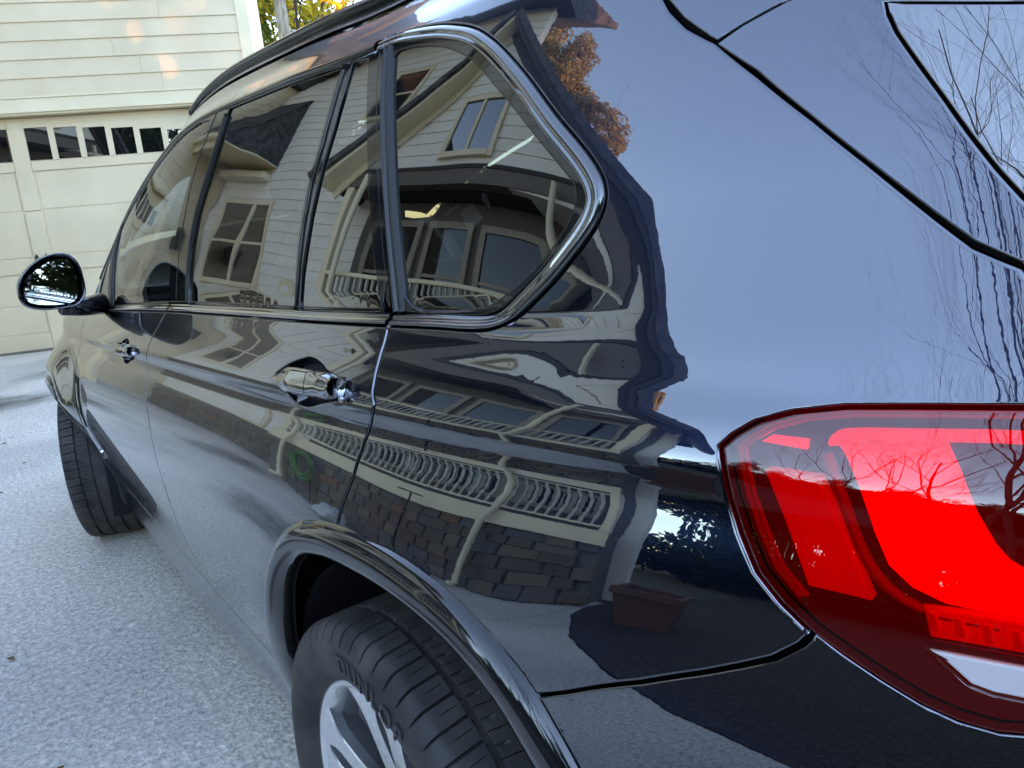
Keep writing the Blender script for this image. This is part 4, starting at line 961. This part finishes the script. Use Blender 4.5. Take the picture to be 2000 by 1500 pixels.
def branches(seed, h, r0, depth, spread=.5, trunk=.35, m=TWIG, lean=0., up=.35, kids=3):
    r = random.Random(seed); b = MB()
    def grow(p, d, L, rad, lv):
        pts = [p]; q = p; dd = d.copy(); n = 5 if lv < 3 else 3
        for i in range(n):
            dd = (dd+Vector((r.uniform(-1, 1), r.uniform(-1, 1), r.uniform(-.4, 1)*up))*.16).normalized(); q = q+dd*L/n; pts.append(q)
        b.tube(pts, [rad*(1-.55*i/n) for i in range(n+1)], 6 if lv < 2 else 4 if lv < 4 else 3, False)
        if lv >= depth: return
        for k in range(kids if lv else kids+2):
            t = r.uniform(.35, 1.) if lv else r.uniform(trunk, 1.)
            i = min(int(t*n), n-1); o = pts[i].lerp(pts[i+1], t*n-i)
            nd_ = (dd+Vector((r.uniform(-1, 1), r.uniform(-1, 1), r.uniform(-.3, .9)))*(spread+.25)).normalized()
            grow(o, nd_, L*r.uniform(.5, .72), rad*(1-.5*t)*r.uniform(.42, .6), lv+1)
    grow(Vector((0, 0, -.1)), Vector((lean, 0, 1)).normalized(), h*.55, r0, 0)
    me = mesh('trunk', b.V, b.F); me.materials.append(m); return me
def tree(loc, label, trunk_me, crown_me, rz=0., s=1., name='tree', group=None):
    t = thing(name, label, 'tree', loc, rz, group); t.scale = (s, s, s)
    obj('trunk', trunk_me, None, t)
    if crown_me is not None: obj('crown', crown_me, None, t)
    return t
# dense evergreens: woods behind the photographer and beyond the house, and an added sun screen
rr = random.Random(11)
def ev_clumps(seed, h, w):
    q = random.Random(seed); out = []
    for i in range(26):
        z = h*(.12+.85*i/25); a = q.uniform(0, 6.3); d = w*(1.05-z/h)*q.uniform(.2, .75); out.append((d*math.cos(a), d*math.sin(a), z, w*.36*(1.25-z/h)+.2, .75))
    return out
EV = [(branches(20+i, 9, .16, 2), crown('crown', ev_clumps(30+i, 8.5, 2.6), 9000, .13, EVG, 40+i)) for i in range(3)]
BARE = [branches(60+i, 13, .07, 5, spread=.42, trunk=.25, kids=4) for i in range(3)]
k = 0
for i_, (x_, y_, s_) in enumerate(((-19,-15,1.3),(-23,-19,1.5),(-26,-14,1.25),(-17,-20,1.1),(-21,-25,1.4),(-26,-22,1.3),(-15.5,-26,1.1),(-19,-30,1.5),(-24,-30,1.3),(-29,-18,1.5),(-13,-31,1.2),(-23,-11,1.2),(-17.5,-16.5,1.7))):  # out-of-frame stand added to keep the low sun off garage and car
    tree((x_, y_, 0), 'x', EV[i_ % 3][0], EV[i_ % 3][1], i_*1.3, s_, 'evergreen_tree', 'dark evergreens added to block the low sun')['label'] = 'dark evergreen added out of frame beyond the mulch bed to block the low sun'
for az, d_, kind in ((168,13,0),(176,14,1),(160,13.5,2),(-176,15,0),(153,15,2),(-158,21,0),(-150,24,1),(-139,19,2),(-131,23,0),(-124,18,1),(-117,22,2),(-108,17,0),(-100,20,1),(-92,17,2),(-85,20,0),(-78,23,1),(172,18,2),(-168,17,1),(162,21,0),(152,18,1),(-146,15,1),(-75,15,2),(-90,25,0),(142,20,2),(-180,24,0)):
    s_ = rr.uniform(.55, .8) if -145 < az < -70 else rr.uniform(.75, 1.15)
    tree((-1+math.sin(R(az))*d_, math.cos(R(az))*d_, 0), 'dense dark evergreen in the woods behind the photographer', EV[kind][0], EV[kind][1], rr.uniform(0, 6.3), s_, 'evergreen_tree', 'dark evergreens around the plot')
for j, (az, d_, s_) in enumerate(((-105,7.4,1.0),(-112,8.0,1.05),(-101,9.4,1.1),(-86,13.0,.75),(-92,13.5,.8),(-97,12.,1.0),(-107,11,1.15),(-118,9,.95),(-89,15,.85),(-126,13,1.2),(-102,15,1.3),(-135,10.5,.95),(-113,16,1.25),(-150,11,1.0),(-82,13,.6))):
    tree((-1+math.sin(R(az))*d_, math.cos(R(az))*d_, 0), 'tall bare deciduous tree with fine twigs beyond the mulch bed', BARE[j % 3], None, rr.uniform(0, 6.3), s_, 'bare_tree', 'leafless trees beyond the mulch bed')
sh_c = crown('crown', [(-1.2,0,.9,1.1,.9),(.2,.4,1.2,1.2,1.1),(1.3,-.2,.9,1.1,.9),(.1,-.5,.5,1.3,.6)], 5200, .10, EVG, 77); sh_t = branches(78, 2.2, .05, 2)
for az, d_, s_ in ((-80,12.5,1.3),(-90,12,1.2),(-100,12.6,1.35),(-110,12,1.2),(-120,12.4,1.3),(-130,12,1.2),(-141,12.5,1.3),(-152,12,1.2),(-71,13,1.2),(-163,13,1.3),(-174,13,1.2)):
    tree((-1+math.sin(R(az))*d_, math.cos(R(az))*d_, 0), 'dark rounded evergreen shrub at the far edge of the mulch bed', sh_t, sh_c, az, s_, 'evergreen_shrub', 'shrubs along the far edge of the mulch bed')['category'] = 'shrub'
# rusty pine beyond the house roof
pc = [(-2.4,.2,9.9,1.0,.7),(2.3,.3,9.6,1.0,.7),(.9,-.6,11.3,1.1,.8),(-1.2,.6,12.1,1.0,.8),(1.1,.1,12.7,.9,.7),(0,0,14.1,.7,.8),(-.9,-.3,7.6,1.1,.7),(1.4,.4,7.1,1.1,.7),(0,.3,6.2,1.2,.8),(-.3,0,9.6,1.5,1.1),(1.2,.6,10.4,1.3,1.0),(-1.3,-.6,10.9,1.4,1.0),(.3,.2,12.0,1.5,1.1),(1.6,-.7,8.6,1.0,.7),(-1.9,.5,8.9,1.0,.7),(.2,-.3,13.2,1.0,.9),(-.4,1.1,7.9,1.0,.6)]
pine_t = branches(90, 12, .22, 2, spread=.5, trunk=.5, m=PALE); pine_c = crown('crown', [(a, b_, c_, d_*.85, e_*.85) for a, b_, c_, d_, e_ in pc], 48000, .075, RUST, 91)
tree((-1+math.sin(R(-47.5))*17, math.cos(R(-47.5))*17, 0), 'tall pine with a rusty golden crown rising beyond the gabled porch roof', pine_t, pine_c, .4, 1.12, 'pine_tree')
tree((-1+math.sin(R(-39))*21, math.cos(R(-39))*21, 0), 'second rusty pine, farther off behind the house roof', pine_t, pine_c, 2.4, 1.45, 'pine_tree')
# trees beyond the garage, seen directly
gc = [(-1.2,0,6.2,1.0,.9),(.6,.5,7.4,1.1,.8),(-.4,-.6,8.6,1.0,.9),(1.3,-.3,5.4,.9,.8),(-1.6,.4,9.8,.9,.7),(.8,.2,10.0,.9,.8),(0,0,4.2,1.1,.8),(-.9,.2,11.4,.8,.8)]
g1 = crown('crown', gc, 3600, .12, GOLD, 95); g2 = crown('crown', gc, 5200, .10, LIME, 96)
def at_az(az, d_): return (-1.295+math.sin(R(az))*d_, -.914+math.cos(R(az))*d_, 0)
pb = MB(); q_ = random.Random(8); pb.tube([(.03*math.sin(z*.8)-.012*z, .05*math.cos(z*.6), z) for z in np.linspace(-.1, 16, 24)], [.19-.007*i for i in range(24)], 10, False)
for i in range(16):
    z = 3+.8*i; a = q_.uniform(0, 6.3); L_ = q_.uniform(1.2, 3.); P_ = [Vector((-.012*z, 0, z))]
    for j in range(6): P_.append(P_[-1]+Vector((math.cos(a)*L_/6, math.sin(a)*L_/6, L_*q_.uniform(-.05, .16)))); a += q_.uniform(-.3, .3)
    pb.tube(P_, [.055-.008*j for j in range(7)], 6, False)
pm = mesh('trunk', pb.V, pb.F); pm.materials.append(PALE)
tree(at_az(22.1, 19), 'tall pale-barked trunk standing just beyond the garage corner', pm, None, 1.0, 1.0, 'pale_tree')
tree(at_az(22.9, 23), 'golden leafed tree behind the pale trunk beyond the garage', branches(102, 14, .13, 4), g1, 2., 1.0, 'golden_tree')
tree(at_az(20.9, 25), 'green and thin-crowned tree nearest the garage corner board', branches(103, 14, .13, 4), g2, .7, 1.1, 'green_tree')
tree(at_az(24.6, 29), 'green thin-crowned tree right of the pale trunk, above the car roof', branches(104, 14, .13, 4), g2, 4., 1.0, 'green_tree')
tree(at_az(21.3, 27), 'golden leafed tree between the garage corner and the pale trunk', branches(105, 14, .12, 4), g1, 5., 1.15, 'golden_tree')
for az, d_, s_ in ((12,34,1.5),(19,38,1.4),(24,40,1.0),(33,34,.7),(45,30,.8),(60,28,.9),(75,30,1.),(95,26,1.)):
    tree(at_az(az, d_), 'dark evergreen far beyond the garage and driveway', EV[int(az) % 3][0], EV[int(az) % 3][1], az, s_, 'evergreen_tree', 'dark evergreens beyond the garage')
st = mat('driveway_stain', (.10,.095,.09), .6); MATS['driveway_stain'].node_tree.nodes['Principled BSDF'].inputs['Alpha'].default_value = 1
m_ = st; tc = nd(m_, 'ShaderNodeTexCoord'); n_ = nd(m_, 'ShaderNodeTexNoise', Scale=3.5, Detail=9., Roughness=.7); lk(m_, tc.outputs['Object'], n_.inputs[0])
g_ = nd(m_, 'ShaderNodeTexGradient', gradient_type='SPHERICAL'); lk(m_, tc.outputs['Object'], g_.inputs[0])
mu = nd(m_, 'ShaderNodeMath', operation='MULTIPLY'); lk(m_, n_.outputs[0], mu.inputs[0]); lk(m_, g_.outputs[0], mu.inputs[1])
r2_ = nd(m_, 'ShaderNodeValToRGB'); r2_.color_ramp.elements[0].position = .16; r2_.color_ramp.elements[1].position = .42; r2_.color_ramp.elements[1].color = (.62,.62,.62,1); lk(m_, mu.outputs[0], r2_.inputs[0]); lk(m_, r2_.outputs[0], bs(m_).inputs['Alpha'])
for x_, y_, sx, sy in ((-1.75,1.0,.7,.55), (-2.3,3.3,.9,1.6), (-1.3,7.2,1.3,.9), (-3.1,6.6,1.2,1.4), (.2,8.6,1.6,.8)):
    b = MB(); b.add([(-1,-1,0),(1,-1,0),(1,1,0),(-1,1,0)], [(0,1,2,3)]); o = b.build('driveway_stain', st, kind='structure', loc=(x_, y_, .004)); o.scale = (sx, sy, 1)
# fallen leaves
r_ = random.Random(3); b = MB()
for i in range(55):
    x, y = r_.uniform(-3.4, -1.0), r_.uniform(.2, 10.5); a = r_.uniform(0, 6.3); s_ = r_.uniform(.012, .028)
    c_, q_ = math.cos(a)*s_, math.sin(a)*s_
    b.add([(x-c_, y-q_, .004), (x+q_*.5, y-c_*.5, .010), (x+c_, y+q_, .005), (x-q_*.5, y+c_*.5, .012)], [(0,1,2,3)])
b.build('fallen_leaves', mat('dry_leaf', (.16,.075,.04), .7), kind='stuff')
b = MB(); P_ = [(-1.475+.05*math.cos(t)*1.0, .62+.05*math.sin(t)*.9, .006+.004*math.sin(3*t)) for t in np.linspace(2.2, 5.2, 12)]
b.tube(P_, [.0015+.0025*math.sin(math.pi*i/11) for i in range(12)], 5); tag(b.build('leaf_stalk', mat('pink_stalk', (.45,.16,.12), .6), smooth=True), 'curled pinkish leaf stalk lying on the concrete near the rear wheel', 'leaf stalk')
